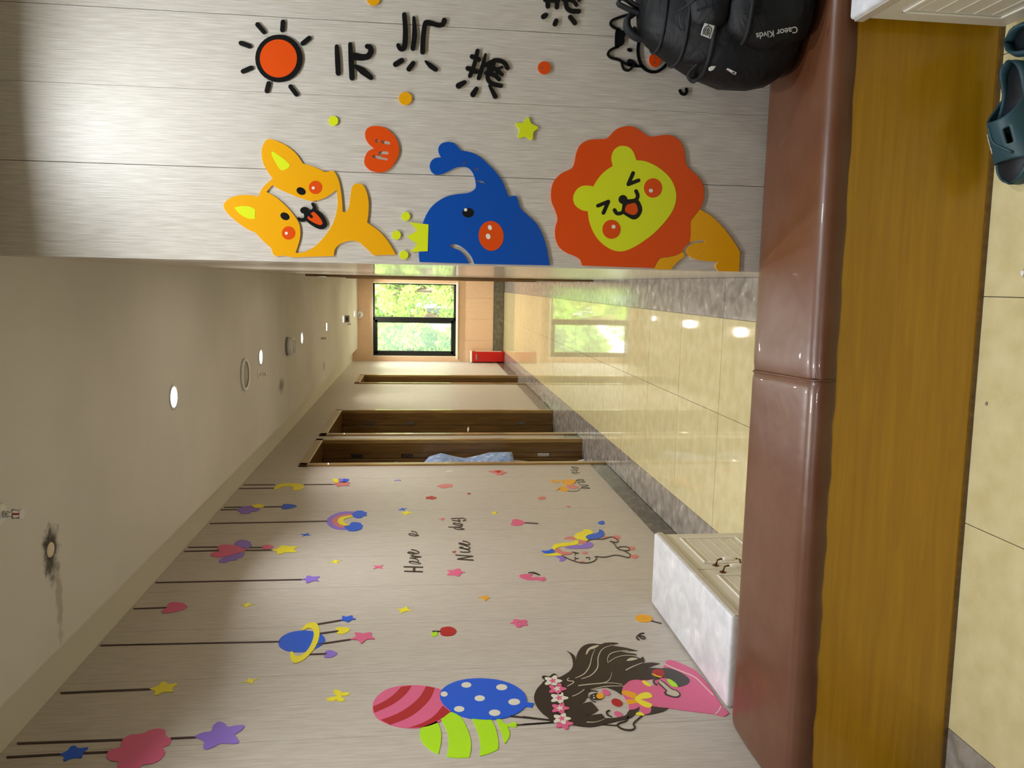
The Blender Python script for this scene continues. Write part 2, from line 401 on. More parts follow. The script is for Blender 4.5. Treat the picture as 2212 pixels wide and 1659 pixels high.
fr('sash', f0+.03, f0+.085, fz0+.04, fz1-.03, YF+.02, YF+.07); fr('sash', -.70, -.655, fz0+.04, fz1-.03, YF+.02, YF+.07)
fr('sash', f0+.03, -.655, fz1-.075, fz1-.03, YF+.02, YF+.07); fr('sash', f0+.03, -.655, fz0+.04, fz0+.085, YF+.02, YF+.07)
fr('latch', f0+.04, f0+.055, 1.50, 1.58, YF+.005, YF+.02)
def mat_glass(name, haze, col):
    m = bpy.data.materials.new(name); m.use_nodes = True; nt = m.node_tree
    for n in list(nt.nodes):
        if n.type == 'BSDF_PRINCIPLED': nt.nodes.remove(n)
    tr = nt.nodes.new('ShaderNodeBsdfTransparent'); gl = nt.nodes.new('ShaderNodeBsdfGlossy'); gl.inputs['Roughness'].default_value = .02
    tl = nt.nodes.new('ShaderNodeBsdfTranslucent'); tl.inputs[0].default_value = col
    m1 = nt.nodes.new('ShaderNodeMixShader'); m1.inputs[0].default_value = haze; m2 = nt.nodes.new('ShaderNodeMixShader'); m2.inputs[0].default_value = .06
    nt.links.new(tr.outputs[0], m1.inputs[1]); nt.links.new(tl.outputs[0], m1.inputs[2]); nt.links.new(m1.outputs[0], m2.inputs[1]); nt.links.new(gl.outputs[0], m2.inputs[2])
    nt.links.new(m2.outputs[0], nt.nodes['Material Output'].inputs[0]); return m
keep(box('pane', -.60, f1-.02, YF+.062, YF+.066, fz0+.04, fz1-.03, mat_glass('clear_glass', .02, (1,1,1,1))), win)
keep(box('pane', f0+.085, -.70, YF+.05, YF+.054, fz0+.085, fz1-.075, mat_glass('hazy_glass', .10, (.7,.9,.8,1))), win)
# ================================================================== WALL PICTURES
CROP = dict(A=(450,0,4.022), B=(950,0,4.022), C=(450,250,4.022), D=(850,280,5.185), E=(1150,240,4.424), T=(1150,0,17.015),
            G=(0,1420,3.95), H=(200,1240,5.53), I=(560,1290,6.637), J=(780,1440,5.267), K=(1130,1370,7.215), L=(1330,1370,7.215),
            M=(320,1010,6.38), N=(560,1010,5.927), O=(830,1000,5.72), P=(1090,990,5.53), Q=(820,1230,6.144), Z=(1340,1270,12.764), V1=(865,1140,9.067), V2=(960,1110,8.653), V3=(1220,1000,13.6), X=(0,0,1))
def crm(pts, closed=True, n=4):
    P = []
    for p in pts:
        P.append((p[0], p[1]))
        if len(p) > 2: P.append((p[0], p[1]))
    m = len(P); out = []
    for i in range(m if closed else m-1):
        p1, p2 = P[i], P[(i+1) % m]
        if abs(p1[0]-p2[0])+abs(p1[1]-p2[1]) < 1e-6: continue
        p0 = P[(i-1) % m] if closed else P[max(i-1, 0)]
        p3 = P[(i+2) % m] if closed else P[min(i+2, m-1)]
        for k in range(n):
            t = k/n
            out.append(tuple(.5*((2*p1[j])+(-p0[j]+p2[j])*t+(2*p0[j]-5*p1[j]+4*p2[j]-p3[j])*t*t+(-p0[j]+3*p1[j]-3*p2[j]+p3[j])*t**3) for j in (0, 1)))
    if not closed: out.append(P[-1])
    return out
def ell(cx, cy, rx, ry, rot=0, n=28):
    c, s = math.cos(R(rot)), math.sin(R(rot))
    return [(cx+rx*math.cos(a)*c-ry*math.sin(a)*s, cy+rx*math.cos(a)*s+ry*math.sin(a)*c) for a in (2*math.pi*k/n for k in range(n))]
def stroke_poly(pts, w, n=4, cap=True):
    c = crm(pts, False, n) if len(pts) > 2 else [tuple(p[:2]) for p in pts]
    m = len(c); ws = w if isinstance(w, (list, tuple)) else [w, w]
    def wd(i):
        t = i/(m-1)*(len(ws)-1); a = min(int(t), len(ws)-2); return (ws[a]+(ws[a+1]-ws[a])*(t-a))/2
    Ls, Rs = [], []
    for i in range(m):
        a, b = c[max(i-1, 0)], c[min(i+1, m-1)]
        dx, dy = b[0]-a[0], b[1]-a[1]; l = math.hypot(dx, dy) or 1; nx, ny = -dy/l, dx/l
        Ls.append((c[i][0]+nx*wd(i), c[i][1]+ny*wd(i))); Rs.append((c[i][0]-nx*wd(i), c[i][1]-ny*wd(i)))
    def arc(p, frm, sgn):
        a0 = math.atan2(frm[1]-p[1], frm[0]-p[0]); r = math.hypot(frm[0]-p[0], frm[1]-p[1])
        return [(p[0]+r*math.cos(a0+sgn*math.pi*k/6), p[1]+r*math.sin(a0+sgn*math.pi*k/6)) for k in range(1, 6)]
    e1 = arc(c[-1], Ls[-1], -1) if cap else []; e0 = arc(c[0], Rs[0], -1) if cap else []
    return Ls+e1+Rs[::-1]+e0
class Art:
    """one cut-out piece or figure fixed to a wall; shapes traced on the wall's own plane"""
    def __init__(s, wall, name, label, cat='wall decoration', group=None, crop='X', th=None):
        s.w, s.name, s.label, s.cat, s.group, s.crop = wall, name, label, cat, group, crop
        s.parts = {}; s.th = th or (.004 if wall == 'R' else .002)
    def _map(s, pts, crop):
        ox, oy, k = CROP[crop or s.crop]; out = []
        for p in pts:
            q = at(ox+p[0]/k, oy+p[1]/k, 1, YW-s.th) if s.w == 'R' else at(ox+p[0]/k, oy+p[1]/k, 0, XL+s.th)
            out.append((q.x, q.z) if s.w == 'R' else (q.y, q.z))
        return out
    def shape(s, part, col, outer, holes=(), lay=0, crop=None):
        d = s.parts.setdefault((part, col), [])
        d.append((s._map(outer, crop), [s._map(h, crop) for h in holes], lay)); return s
    def poly(s, part, col, pts, holes=(), lay=0, crop=None): return s.shape(part, col, crm(pts), holes, lay, crop)
    def line(s, part, col, pts, w, lay=0, crop=None): return s.shape(part, col, stroke_poly(pts, w), (), lay, crop)
    def oval(s, part, col, cx, cy, rx, ry=None, rot=0, holes=(), lay=0, crop=None): return s.shape(part, col, ell(cx, cy, rx, ry or rx, rot), holes, lay, crop)
    def build(s):
        allp = [p for v in s.parts.values() for (o, h, l) in v for p in o]
        cu = (min(p[0] for p in allp)+max(p[0] for p in allp))/2; cv = (min(p[1] for p in allp)+max(p[1] for p in allp))/2
        root_loc = (cu, YW, cv) if s.w == 'R' else (XL, cu, cv)
        groups = []                                    # touching shapes of one part form one piece
        for (part, col), shapes in s.parts.items():
            cl = []
            for sh in shapes:
                us = [p[0] for p in sh[0]]; vs_ = [p[1] for p in sh[0]]
                bb = [min(us), max(us), min(vs_), max(vs_)]; mem = [sh]
                rest = []
                for (b2, m2) in cl:
                    if bb[0] < b2[1]-.0005 and b2[0] < bb[1]-.0005 and bb[2] < b2[3]-.0005 and b2[2] < bb[3]-.0005:
                        bb = [min(bb[0], b2[0]), max(bb[1], b2[1]), min(bb[2], b2[2]), max(bb[3], b2[3])]; mem = m2+mem
                    else: rest.append((b2, m2))
                cl = rest+[(bb, mem)]
            for bb, mem in cl: groups.append(('stroke' if part in ('s', 'd') else part, col, mem))
        single = len(groups) == 1
        root = None if single else empty(s.name, root_loc)
        for part, col, shapes in groups:
            bm = bmesh.new(); eps = 0
            for outer, holes, lay in shapes:
                eps += 1
                top = s.th+lay*.0004+eps*.000012; bot = 0.0 if lay == 0 else s.th*.5
                loops = [outer]+list(holes)
                flat = [p for lp in loops for p in lp]
                try: tris = tessellate_polygon([[Vector((p[0], p[1], 0)) for p in lp] for lp in loops])
                except Exception: continue
                def V(p, h): return (p[0]-cu, -h, p[1]-cv) if s.w == 'R' else (h, p[0]-cu, p[1]-cv)
                vt = [bm.verts.new(V(p, top)) for p in flat]
                nrm = Vector((0, -1, 0)) if s.w == 'R' else Vector((1, 0, 0))
                for t in tris:
                    if len(set(t)) < 3: continue
                    a, b, c = (vt[i] for i in t)
                    if (b.co-a.co).cross(c.co-a.co).dot(nrm) < 0: b, c = c, b
                    try: bm.faces.new((a, b, c))
                    except ValueError: pass
                k = 0
                for lp in loops:
                    m = len(lp)
                    area = sum(lp[i][0]*lp[(i+1)%m][1]-lp[(i+1)%m][0]*lp[i][1] for i in range(m))
                    flip = (area > 0) == (k == 0)
                    if s.w == 'R': flip = not flip
                    et = [bm.verts.new(V(p, top)) for p in lp]; eb = [bm.verts.new(V(p, bot)) for p in lp]
                    for i in range(m):
                        j = (i+1) % m
                        q = (et[i], et[j], eb[j], eb[i])
                        try: bm.faces.new(q if flip else q[::-1])
                        except ValueError: pass
                    k += m
            nm = s.name if single else part
            o = newobj(nm, to_mesh(bm, nm), COLS[col], root, root_loc if single else None)
            if single: root = o
        tag(root, s.label, s.cat, s.group)
        return root
COLS = dict(blk=plastic('acrylic_black', (12,13,15)), org=plastic('acrylic_orange', (216,74,8)), yor=plastic('acrylic_amber', (228,162,4)),
    yel=plastic('acrylic_lemon', (212,222,30)), blu=plastic('acrylic_blue', (0,74,168)), brn=plastic('sticker_brown_black', (42,28,22), .4), dbr=plastic('sticker_string', (58,32,36), .4),
    yl2=plastic('sticker_yellow', (240,228,44), .4), bl2=plastic('sticker_blue', (4,90,220), .4), pnk=plastic('sticker_pink', (222,98,142), .4), red=plastic('sticker_red', (180,8,22), .4),
    dred=plastic('sticker_dark_red', (176,20,34), .4), lim=plastic('sticker_lime', (176,232,10), .4), pur=plastic('sticker_purple', (142,112,214), .4), amb=plastic('sticker_amber', (238,168,20), .4),
    wht=plastic('sticker_off_white', (226,222,206), .4), sal=plastic('sticker_salmon', (214,122,122), .4), dgr=plastic('sticker_dark_grey', (58,54,54), .4), skn=plastic('sticker_sand', (200,188,165), .4))
WD = 'wall decoration'
# ---------- picture wall (right) ----------
a = Art('R', 'sun_figure', 'round orange sun with thick black rim and seven black rays', crop='A')
a.oval('rim', 'blk', 613, 507, 206, 207, lay=0); a.oval('disc', 'org', 609, 508, 162, 166, lay=1)
for p in ([(427,212),(483,276)], [(648,189),(643,260)], [(876,330),(820,376)], [(282,373),(358,401)], [(301,619),(371,589)], [(524,724),(508,790)], [(714,752),(764,818)]): a.line('ray_%d' % 0 if 0 else 'ray', 'blk', p, 40)
# rays are separate pieces of the figure
rays = a.parts.pop(('ray', 'blk'))
root = a.build()
for r in rays:
    b = Art('R', 'ray', '', crop='A'); b.parts = {('ray', 'blk'): [r]}; o = b.build()
    for kx in ('category', 'label'):
        if kx in o: del o[kx]
    l = o.location.copy(); o.parent = root; o.location = l-root.location
CH = 'black lettering on the picture wall'
a = Art('R', 'character_cutout', 'black character 元 directly beside the sun', 'lettering', CH, 'A')
a.line('stroke', 'blk', [(1115,402),(1122,510),(1128,635)], [34,46,44]); a.line('stroke', 'blk', [(1232,382),(1240,520),(1248,676)], [34,46,46], 0)
a.line('stroke', 'blk', [(1270,487),(1330,497),(1385,488),(1412,450),(1405,410),(1380,402)], [62,52,48,42], 0); a.line('stroke', 'blk', [(1275,572),(1340,615),(1412,672)], [26,62,44], 0); a.build()
a = Art('R', 'character_cutout', 'black character 气, between 元 and the whole 满', 'lettering', CH, 'A')
a.line('s', 'blk', [(1703,125),(1712,250),(1708,385),(1690,420),(1665,418),(1650,392)], [40,46,46,36]); a.line('s', 'blk', [(1785,152),(1792,300),(1777,420)], [26,46,42])
a.line('s', 'blk', [(1862,450),(1866,330),(1882,215),(1905,192),(2000,218),(2038,205),(2050,175)], [44,42,40,44]); a.line('s', 'blk', [(1626,558),(1680,525)], 46); a.line('s', 'blk', [(1742,598),(1780,548)], [44,40]); a.line('s', 'blk', [(1885,530),(1930,570),(1975,602)], [14,44,40]); a.build()
a = Art('R', 'character_cutout', 'whole black character 满 between 气 and the orange button dot', 'lettering', CH, 'B')
for p, wd in (([(328,440),(300,560),(262,658)], 36), ([(280,490),(340,515)], 40), ([(244,592),(318,620)], 42), ([(397,472),(370,580),(338,678)], [22,40,36]), ([(405,562),(490,522),(560,545),(588,590)], 38), ([(400,560),(470,588),(540,645)], 34), ([(403,632),(470,650),(515,688)], 36), ([(440,560),(415,670),(450,722),(530,745)], 38), ([(500,600),(540,582)], 24), ([(460,655),(498,638)], 20), ([(475,522),(448,620)], 36), ([(432,742),(482,838)], [24,42]), ([(164,744),(215,714)], [52,38]), ([(288,820),(318,772)], [48,40])): a.line('s', 'blk', p, wd)
a.build()
a = Art('R', 'character_cutout', 'black character 满 cut off by the picture edge near the backpack', 'lettering', CH, 'T')
for p, wd in (([(580,-600),(560,-200),(575,225)], 175), ([(915,-600),(920,-100),(900,260)], [120,170,165]), ([(470,-10),(960,20)], 150), ([(460,-420),(1000,-380)], 140), ([(1130,-30),(1480,20),(1620,175)], [130,130,140]), ([(1215,-400),(1230,60),(1290,300),(1450,400),(1700,412)], 170), ([(1700,-420),(1650,-200),(1720,0)], 120), ([(1130,-360),(1600,-380)], 130), ([(410,605),(500,545)], [190,170]), ([(830,880),(880,760)], 170), ([(1395,620),(1565,838)], 168)): a.line('s', 'blk', p, wd)
a.build()
DOT = 'small round dots on the picture wall'
for nm, lab, c, col, x, y, r, hl in (('dot_cutout', 'amber dot between the sun and the black lettering', 'A', 'yor', 1712, 855, 57, 0), ('dot_cutout', 'amber dot cut by the picture edge, beyond the black lettering', 'A', 'yor', 1435, -12, 58, 0),
    ('dot_cutout', 'lemon dot near the upper ear of the amber dog', 'A', 'yel', 1086, 1049, 42, 0), ('dot_cutout', 'orange button-like dot with small hole, between the lettering and cow', 'B', 'org', 908, 588, 56, (890,588,12)),
    ('dot_cutout', 'lemon dot by the crown, nearest the raised blue trunk', 'D', 'yel', 138, 971, 49, 0), ('dot_cutout', 'lemon dot at the middle crown tip, nearest the amber dog', 'D', 'yel', 33, 1181, 50, 0), ('dot_cutout', 'lemon dot by the crown, nearest the end of the picture wall', 'D', 'yel', 117, 1404, 49, 0)):
    a = Art('R', nm, lab, WD, DOT, c); a.oval('d', col, x, y, r, holes=[ell(*hl[:2], hl[2], hl[2], 0, 12)] if hl else ()); a.build()
a = Art('R', 'star_cutout', 'rounded lemon star on the picture wall between lettering and lion', crop='B')
a.poly('s', 'yel', [(758,1022),(766,1014),(776,1022),(795,1070),(846,1098),(853,1110),(845,1122),(815,1148),(809,1205),(798,1217),(785,1212),(745,1188),(695,1198),(680,1192),(678,1180),(692,1130),(662,1085),(660,1072),(675,1066),(722,1066)]); a.build()
a = Art('R', 'heart_cutout', 'orange heart with the cut-out word hi beside the dog', crop='C')
a.poly('s', 'org', [(1440,285,1),(1390,240),(1365,190),(1365,135),(1400,97),(1475,89),(1550,112),(1620,180),(1655,260),(1652,340),(1612,420),(1560,472),(1490,493),(1410,475),(1362,430),(1356,375),(1385,312)],
    holes=[ell(1465,217,17,17,0,12), stroke_poly([(1515,228),(1566,238)], 28), crm([(1426,350),(1440,342),(1478,350),(1478,325),(1497,307),(1550,308),(1566,325),(1552,338),(1512,332),(1500,343),(1502,358),(1550,368),(1560,380),(1545,388),(1440,368)], n=2)]); a.build()
a = Art('R', 'dog_figure', 'amber cartoon dog with big ears and open mouth', crop='C')
a.poly('body', 'yor', [(540,202),(500,215),(470,270),(463,340),(480,420),(515,485),(560,545,1),(500,595),(460,645),(435,703,1),(370,690),(280,690),(200,710),(150,745),(133,785),(160,840),(240,915),(340,985),(410,1015,1),(450,1060),(500,1110),(545,1150),(560,1195),(590,1221),(650,1216),(740,1230,1),(1090,1218,1),(1100,1160),(1150,1110),(1230,1087),(1300,1095),(1370,1150),(1435,1212,1),(1630,1207,1),(1560,1090),(1480,1000),(1380,928,1),(1390,850),(1393,750),(1375,660),(1340,600),(1290,590),(1250,615),(1234,700),(1222,790),(1200,832),(1167,836,1),(1160,720),(1142,600),(1118,525),(1085,480),(1040,485),(1015,490,1),(920,445),(820,415,1),(770,340),(700,275),(620,230)],
    holes=[crm([(555,602,1),(505,662,1),(590,710),(680,790),(740,860),(785,930),(800,1010),(790,1090),(757,1192,1),(830,1185),(920,1140),(1000,1060),(1070,960),(1108,860),(1124,760),(1115,640,1),(1050,690),(980,725),(900,740),(800,715),(700,675),(620,640)])])
a.poly('ear_inner', 'yel', [(560,312),(620,350),(680,395),(708,430,1),(690,458),(640,475),(610,450),(575,390),(550,335)], lay=1); a.poly('ear_inner', 'yel', [(228,797,1),(290,785),(360,790),(408,815,1),(405,895,1),(350,895),(290,865),(250,830)], lay=1)
a.oval('eye', 'blk', 806, 655, 42, 31, 28, lay=1); a.oval('eye', 'blk', 666, 874, 42, 31, 28, lay=1)
a.oval('cheek', 'org', 931, 623, 58, 58, lay=1); a.oval('cheek', 'org', 697, 1019, 58, 58, lay=1); a.oval('cheek_highlight', 'wht', 912, 628, 13, lay=2); a.oval('cheek_highlight', 'wht', 678, 1021, 13, lay=2)
for p, wd in (([(906,766),(922,800),(905,830),(850,850)], [26,34,40]), ([(850,850),(845,895),(805,905),(786,893)], [40,34,26])): a.line('muzzle', 'blk', p, wd)
a.oval('muzzle', 'blk', 836, 822, 38, 30)
a.poly('muzzle', 'blk', [(835,885),(870,850),(930,815),(985,850),(1020,900),(1032,945),(1012,978),(960,984),(880,940)]); a.poly('tongue', 'org', [(862,885),(905,838),(930,845),(970,888),(992,930),(985,945),(960,948),(900,920)], lay=1); a.line('muzzle', 'blk', [(870,850),(895,878)], 26, lay=2); a.build()
a = Art('R', 'elephant_figure', 'blue cartoon elephant with raised heart-tipped trunk and lemon crown', crop='D')
a.poly('body', 'blu', [(292,1482,1),(284,1380),(300,1180),(330,1045),(380,930),(450,840),(560,765),(680,728),(830,710),(895,680),(922,640),(920,590),(912,550),(895,500),(868,455),(830,425),(780,415),(700,425),(620,465),(540,498),(470,503),(425,470),(405,410),(425,350),(470,318),(533,310,1),(505,255),(505,200),(540,155),(610,138),(680,155),(760,236,1),(850,250),(960,300),(1060,385),(1150,480),(1225,590),(1285,742),(1305,750),(1340,742),(1375,747),(1395,790),(1425,880),(1510,965),(1600,1050),(1670,1180),(1715,1320),(1752,1520,1),(905,1503,1),(870,1420),(800,1340),(720,1290),(660,1283),(632,1303),(660,1325),(740,1355),(810,1430),(845,1500,1)],
    holes=[stroke_poly([(796,355),(788,395)], 17), stroke_poly([(943,433),(910,455)], 17), stroke_poly([(940,577),(985,582),(1020,606)], 18)])
a.poly('crown', 'yel', [(180,1038,1),(392,1062,1),(383,1362,1),(188,1370,1),(268,1285,1),(147,1197,1),(268,1132,1)], lay=2)
a.oval('eye', 'blk', 836, 931, 66, 54, lay=1); a.oval('eye_highlight', 'wht', 808, 898, 18, lay=2); a.oval('cheek', 'org', 1093, 1190, 140, 168, -6, lay=1); a.oval('cheek_highlight', 'wht', 1080, 1097, 22, 29, -20, lay=2); a.oval('cheek_highlight', 'wht', 1060, 1196, 25, 32, -20, lay=2); a.build()
a = Art('R', 'lion_figure', 'orange-maned laughing cartoon lion with lemon face just above the bench', crop='E')
a.poly('mane', 'org', [(475,1475,1),(455,1420),(410,1388),(320,1350),(250,1290),(218,1200),(220,1110),(240,1030),(215,940),(185,870),(178,780),(200,680),(270,600),(370,550),(400,500),(420,400),(460,320),(530,280),(620,268),(700,265),(740,235),(800,175),(880,147),(960,148),(1030,185),(1110,240),(1180,240),(1270,228),(1350,240),(1420,300),(1455,400),(1475,520),(1560,600),(1620,680),(1640,770),(1630,870),(1600,935),(1540,1010),(1512,1060),(1512,1160),(1500,1250),(1445,1310),(1430,1340),(1380,1375),(1280,1395),(1215,1410),(1160,1500,1)])
a.poly('face', 'yel', [(993,470,1),(1080,480),(1190,530),(1290,610),(1350,700),(1375,810),(1350,930),(1280,1040),(1180,1150),(1080,1230),(970,1300),(860,1340),(760,1325),(660,1260),(590,1170),(545,1060),(530,957,1),(470,945),(410,900),(390,830),(415,760),(470,718),(540,712),(580,722,1),(640,630),(700,570),(768,525,1),(755,450),(775,380),(820,340),(870,332),(930,350),(970,400)], lay=1)
for p in ([(962,592),(916,700)], [(916,700),(1014,662)]): a.line('eye', 'blk', p, 36, lay=2)
for p in ([(626,905),(725,865)], [(725,865),(678,973)]): a.line('eye', 'blk', p, 36, lay=2)
a.oval('nose', 'blk', 865, 845, 43, 43, lay=2)
for p in ([(990,765),(1006,808),(985,850),(910,862)], [(784,946),(812,980),(865,962),(878,880)]): a.line('mouth', 'blk', p, 36, lay=2)
a.poly('mouth', 'blk', [(862,900),(890,860),(1000,845),(1040,900),(1047,955),(1015,1015),(965,1036),(900,1005),(855,965)], lay=2); a.poly('tongue', 'org', [(900,900),(930,888),(980,880),(1005,930),(1000,970),(962,993),(887,957)], lay=3)
a.oval('cheek', 'org', 1152, 735, 87, 93, lay=2); a.oval('cheek', 'org', 755, 1130, 87, 91, lay=2); a.oval('cheek_highlight', 'wht', 1132, 760, 19, lay=3); a.oval('cheek_highlight', 'wht', 775, 1105, 19, lay=3)
a.poly('body', 'yor', [(1602,938,1),(1720,1010),(1830,1120),(1920,1240),(1985,1345,1),(1975,1535,1),(1780,1530,1),(1750,1480),(1780,1440,1),(1700,1435),(1580,1420),(1500,1385),(1475,1340),(1500,1290),(1560,1262),(1648,1250,1),(1640,1230,1),(1560,1240),(1503,1256,1),(1514,1160),(1514,1060),(1545,1010)])
a.poly('paw', 'yor', [(1166,1500,1),(1217,1412),(1290,1397),(1380,1377),(1435,1342,1),(1453,1390),(1400,1430),(1350,1480),(1325,1515,1),(1175,1510)]); a.build()
a = Art('R', 'cow_figure', 'black outline cow with orange nose, partly hidden by the backpack', crop='B')
a.line('outline', 'blk', [(1640,125),(1560,150),(1500,175),(1485,205),(1510,235),(1560,255)], 22); a.line('outline', 'blk', [(1550,405),(1490,430),(1462,468),(1490,500),(1560,520),(1640,560),(1765,578)], 22)
a.line('outline', 'blk', [(1580,535),(1598,595),(1635,612),(1665,592),(1685,565)], 20); a.line('outline', 'blk', [(1690,240),(1735,300),(1745,335)], 22)
a.line('snout', 'blk', [(1735,335),(1722,430),(1735,520),(1775,592),(1850,625),(1920,605),(1980,540),(2000,450),(1960,370),(1880,325),(1800,318),(1745,335)], 25)
a.poly('patch', 'blk', [(1530,260),(1560,250),(1580,262),(1612,268),(1620,295),(1600,325),(1607,350),(1590,390),(1560,402),(1525,412),(1522,330)]); a.poly('patch', 'blk', [(1630,525),(1652,512),(1700,535),(1712,580),(1640,572)])
a.oval('eye', 'blk', 1651, 433, 24, 16, 20); a.oval('nose', 'org', 1872, 520, 53, 62, holes=[ell(1877,499,10,12,0,10), ell(1869,541,10,12,0,10)]); a.build()
a = Art('R', 'curl_cutout', 'small broken black curl on the wall between backpack and lion', crop='B'); a.line('s', 'blk', [(2088,785),(2102,812),(2130,818),(2146,795),(2143,772)], 24); a.build()

# ---------- mural wall (left) ----------
def hang(name, label, *items, group='hanging ornaments on the mural wall'):
    a = Art('L', name, label, WD, group)
    for it in items:
        k = it[0]
        if k == 's': a.line('string', 'dbr', it[2], it[3], crop=it[1])
        else: a.poly(it[1], it[2], it[4], crop=it[3], lay=1)
    a.build(); return a
hang('hanging_star', 'yellow star on a short string, next to the planet ornament', ('s','G',[(520,302),(1280,269)],15), ('p','star','yl2','G',[(1272,268,1),(1350,240),(1380,212),(1400,206),(1440,228),(1500,218),(1512,222),(1505,235),(1470,262),(1480,288),(1460,293),(1395,295),(1335,321),(1315,315),(1325,288)]))
hang('hanging_star', 'large purple star hanging past the big pink cloud', ('s','G',[(152,733),(1046,701)],17), ('s','G',[(1460,690),(1665,680)],16), ('p','star','pur','G',[(1655,675,1),(1730,640),(1800,628),(1820,580),(1870,548),(1920,565),(1945,592),(2010,580),(2075,578),(2085,592),(2050,630),(2005,660),(2038,715),(2010,735),(1890,733),(1820,765),(1760,785),(1735,765),(1740,715)]))
hang('hanging_cloud', 'big pink cloud with a blue star on its string', ('s','G',[(62,850),(510,825)],17), ('s','G',[(690,815),(960,804)],17), ('p','star','bl2','G',[(505,825,1),(570,800),(600,765),(640,752),(668,775),(740,768),(752,774),(712,812),(705,840),(690,856),(620,858),(548,885),(540,868),(552,850)]),
     ('p','cloud','pnk','G',[(1030,740),(1060,690),(1120,660),(1215,650),(1280,620),(1360,608),(1410,625),(1415,665),(1460,700),(1440,745),(1390,770),(1410,810),(1370,870),(1300,905),(1220,915),(1190,944),(1100,990),(1020,970),(1000,930),(1012,890),(940,880),(908,840),(940,790),(1030,765)]))
hang('hanging_heart', 'dark pink heart on a short string between two long strings', ('s','H',[(492,412),(892,398)],13), ('p','heart','pnk','H',[(895,397,1),(895,365),(930,340),(1000,335),(1070,345),(1120,372),(1130,395),(1080,425),(980,450),(880,465),(830,458),(838,430)]))
a = Art('L', 'hanging_planet', 'blue ringed planet on a long string with four small pendants', WD, 'hanging ornaments on the mural wall', 'I')
a.line('string', 'dbr', [(218,1393.7),(410,1389.4),(603,1385.5)], 2.7, crop='X')
for p in ([(838,385),(1165,331)], [(862,520),(1130,483)], [(820,676),(1305,604)], [(715,818),(960,808)]): a.line('string', 'dbr', p, 18, lay=1)
a.poly('planet', 'bl2', [(275,660),(300,590),(380,530),(500,490),(640,478),(780,490),(900,540),(945,600),(930,650),(870,700),(780,745),(660,778),(500,783),(380,760),(300,715)])
a.poly('planet_ring', 'yl2', [(600,478,1),(660,400),(740,362),(810,370),(850,420),(865,520),(840,640),(780,750),(700,840),(620,905),(520,942),(465,915),(443,840),(448,778,1),(488,785,1),(495,820),(540,845),(600,835),(680,770),(740,680),(775,580),(780,510),(755,455),(700,440),(640,470,1)], lay=2)
a.poly('star', 'bl2', [(1160,330,1),(1195,305),(1184,278),(1200,270),(1255,279),(1325,262),(1340,275),(1342,295),(1380,308),(1380,316),(1320,325),(1275,357),(1235,340)], lay=2); a.poly('heart', 'yl2', [(1128,485,1),(1097,462),(1100,438),(1150,430),(1240,430),(1295,450),(1300,462),(1250,505),(1170,527),(1112,512)], lay=0)
a.poly('star', 'pnk', [(1295,605,1),(1385,560),(1368,518),(1385,506),(1430,509),(1495,520),(1575,503),(1605,510),(1605,550),(1650,588),(1650,600),(1540,605),(1465,662),(1412,612)], lay=2); a.poly('heart', 'pur', [(958,808,1),(945,778),(1000,758),(1070,770),(1120,805),(1060,850),(980,865),(930,852)], lay=0); a.build()
hang('hanging_star', 'small purple star at the end of a long string beside the winged heart', ('s','X',[(336.5,1258),(490,1254.8),(651,1251.6)],2.4), ('p','star','pur','N',[(530,1430,1),(595,1415),(605,1390),(640,1383),(680,1395),(760,1392),(772,1400),(740,1425),(765,1450),(755,1455),(700,1450),(620,1477),(598,1470),(590,1440)]))
hang('hanging_heart', 'dark pink heart with purple wings and a yellow star hanging from it', ('s','X',[(398.4,1190.6),(482,1188.6)],2.3), ('s','X',[(525,1188.5),(588,1188)],2.3), ('p','wing','pur','M',[(1187,1060),(1220,1015),(1290,995),(1370,1005),(1385,1020),(1420,1025),(1415,1048),(1435,1070),(1400,1090),(1390,1112),(1350,1118),(1250,1085)]), ('p','wing','pur','M',[(975,1295),(1010,1250),(1110,1215),(1250,1180),(1330,1165),(1325,1190),(1300,1232),(1240,1245),(1225,1272),(1140,1283),(1060,1310),(990,1308)]),
     ('p','heart','pnk','M',[(985,1140,1),(950,1110),(990,1070),(1120,1062),(1250,1085),(1355,1135,1),(1250,1175),(1100,1215),(960,1237),(865,1210),(880,1175),(960,1158)]), ('p','star','yl2','N',[(148,1055,1),(235,1035),(270,1002),(300,997),(365,1005),(485,1012),(495,1018),(440,1045),(470,1072),(465,1082),(340,1085),(250,1110),(232,1108),(225,1075)]))
hang('hanging_heart', 'small bright pink heart partly hidden behind the winged heart string', ('s','X',[(407,1181.8),(475,1181.2)],2.2), ('s','X',[(538,1182.5),(571,1181.8)],2.2), ('p','heart','pnk','N',[(40,1020,1),(45,1000),(90,990),(130,990),(188,1015),(130,1040),(50,1042),(36,1034)]))
a = Art('L', 'hanging_rainbow', 'purple, red and yellow rainbow ending in two blue clouds', WD, 'hanging ornaments on the mural wall', 'N')
a.line('string', 'dbr', [(453.7,1130.4),(580,1128),(706,1125.4)], 2.1, crop='X')
a.poly('purple_band', 'pur', [(860,685),(900,630),(1000,580),(1120,560),(1250,568,1),(1200,600),(1050,650),(1000,690),(1060,740),(1120,795,1),(1000,790),(900,750)]); a.poly('red_band', 'sal', [(930,690),(965,640),(1050,605),(1200,590,1),(1190,618),(1090,650),(1040,690),(1070,730),(1130,755,1),(1080,770),(990,752)], lay=1)
a.poly('yellow_band', 'yl2', [(1003,680),(1050,632),(1200,612,1),(1195,628),(1130,645),(1085,665),(1082,690),(1110,718),(1165,735,1),(1080,740),(1025,720)], lay=2)
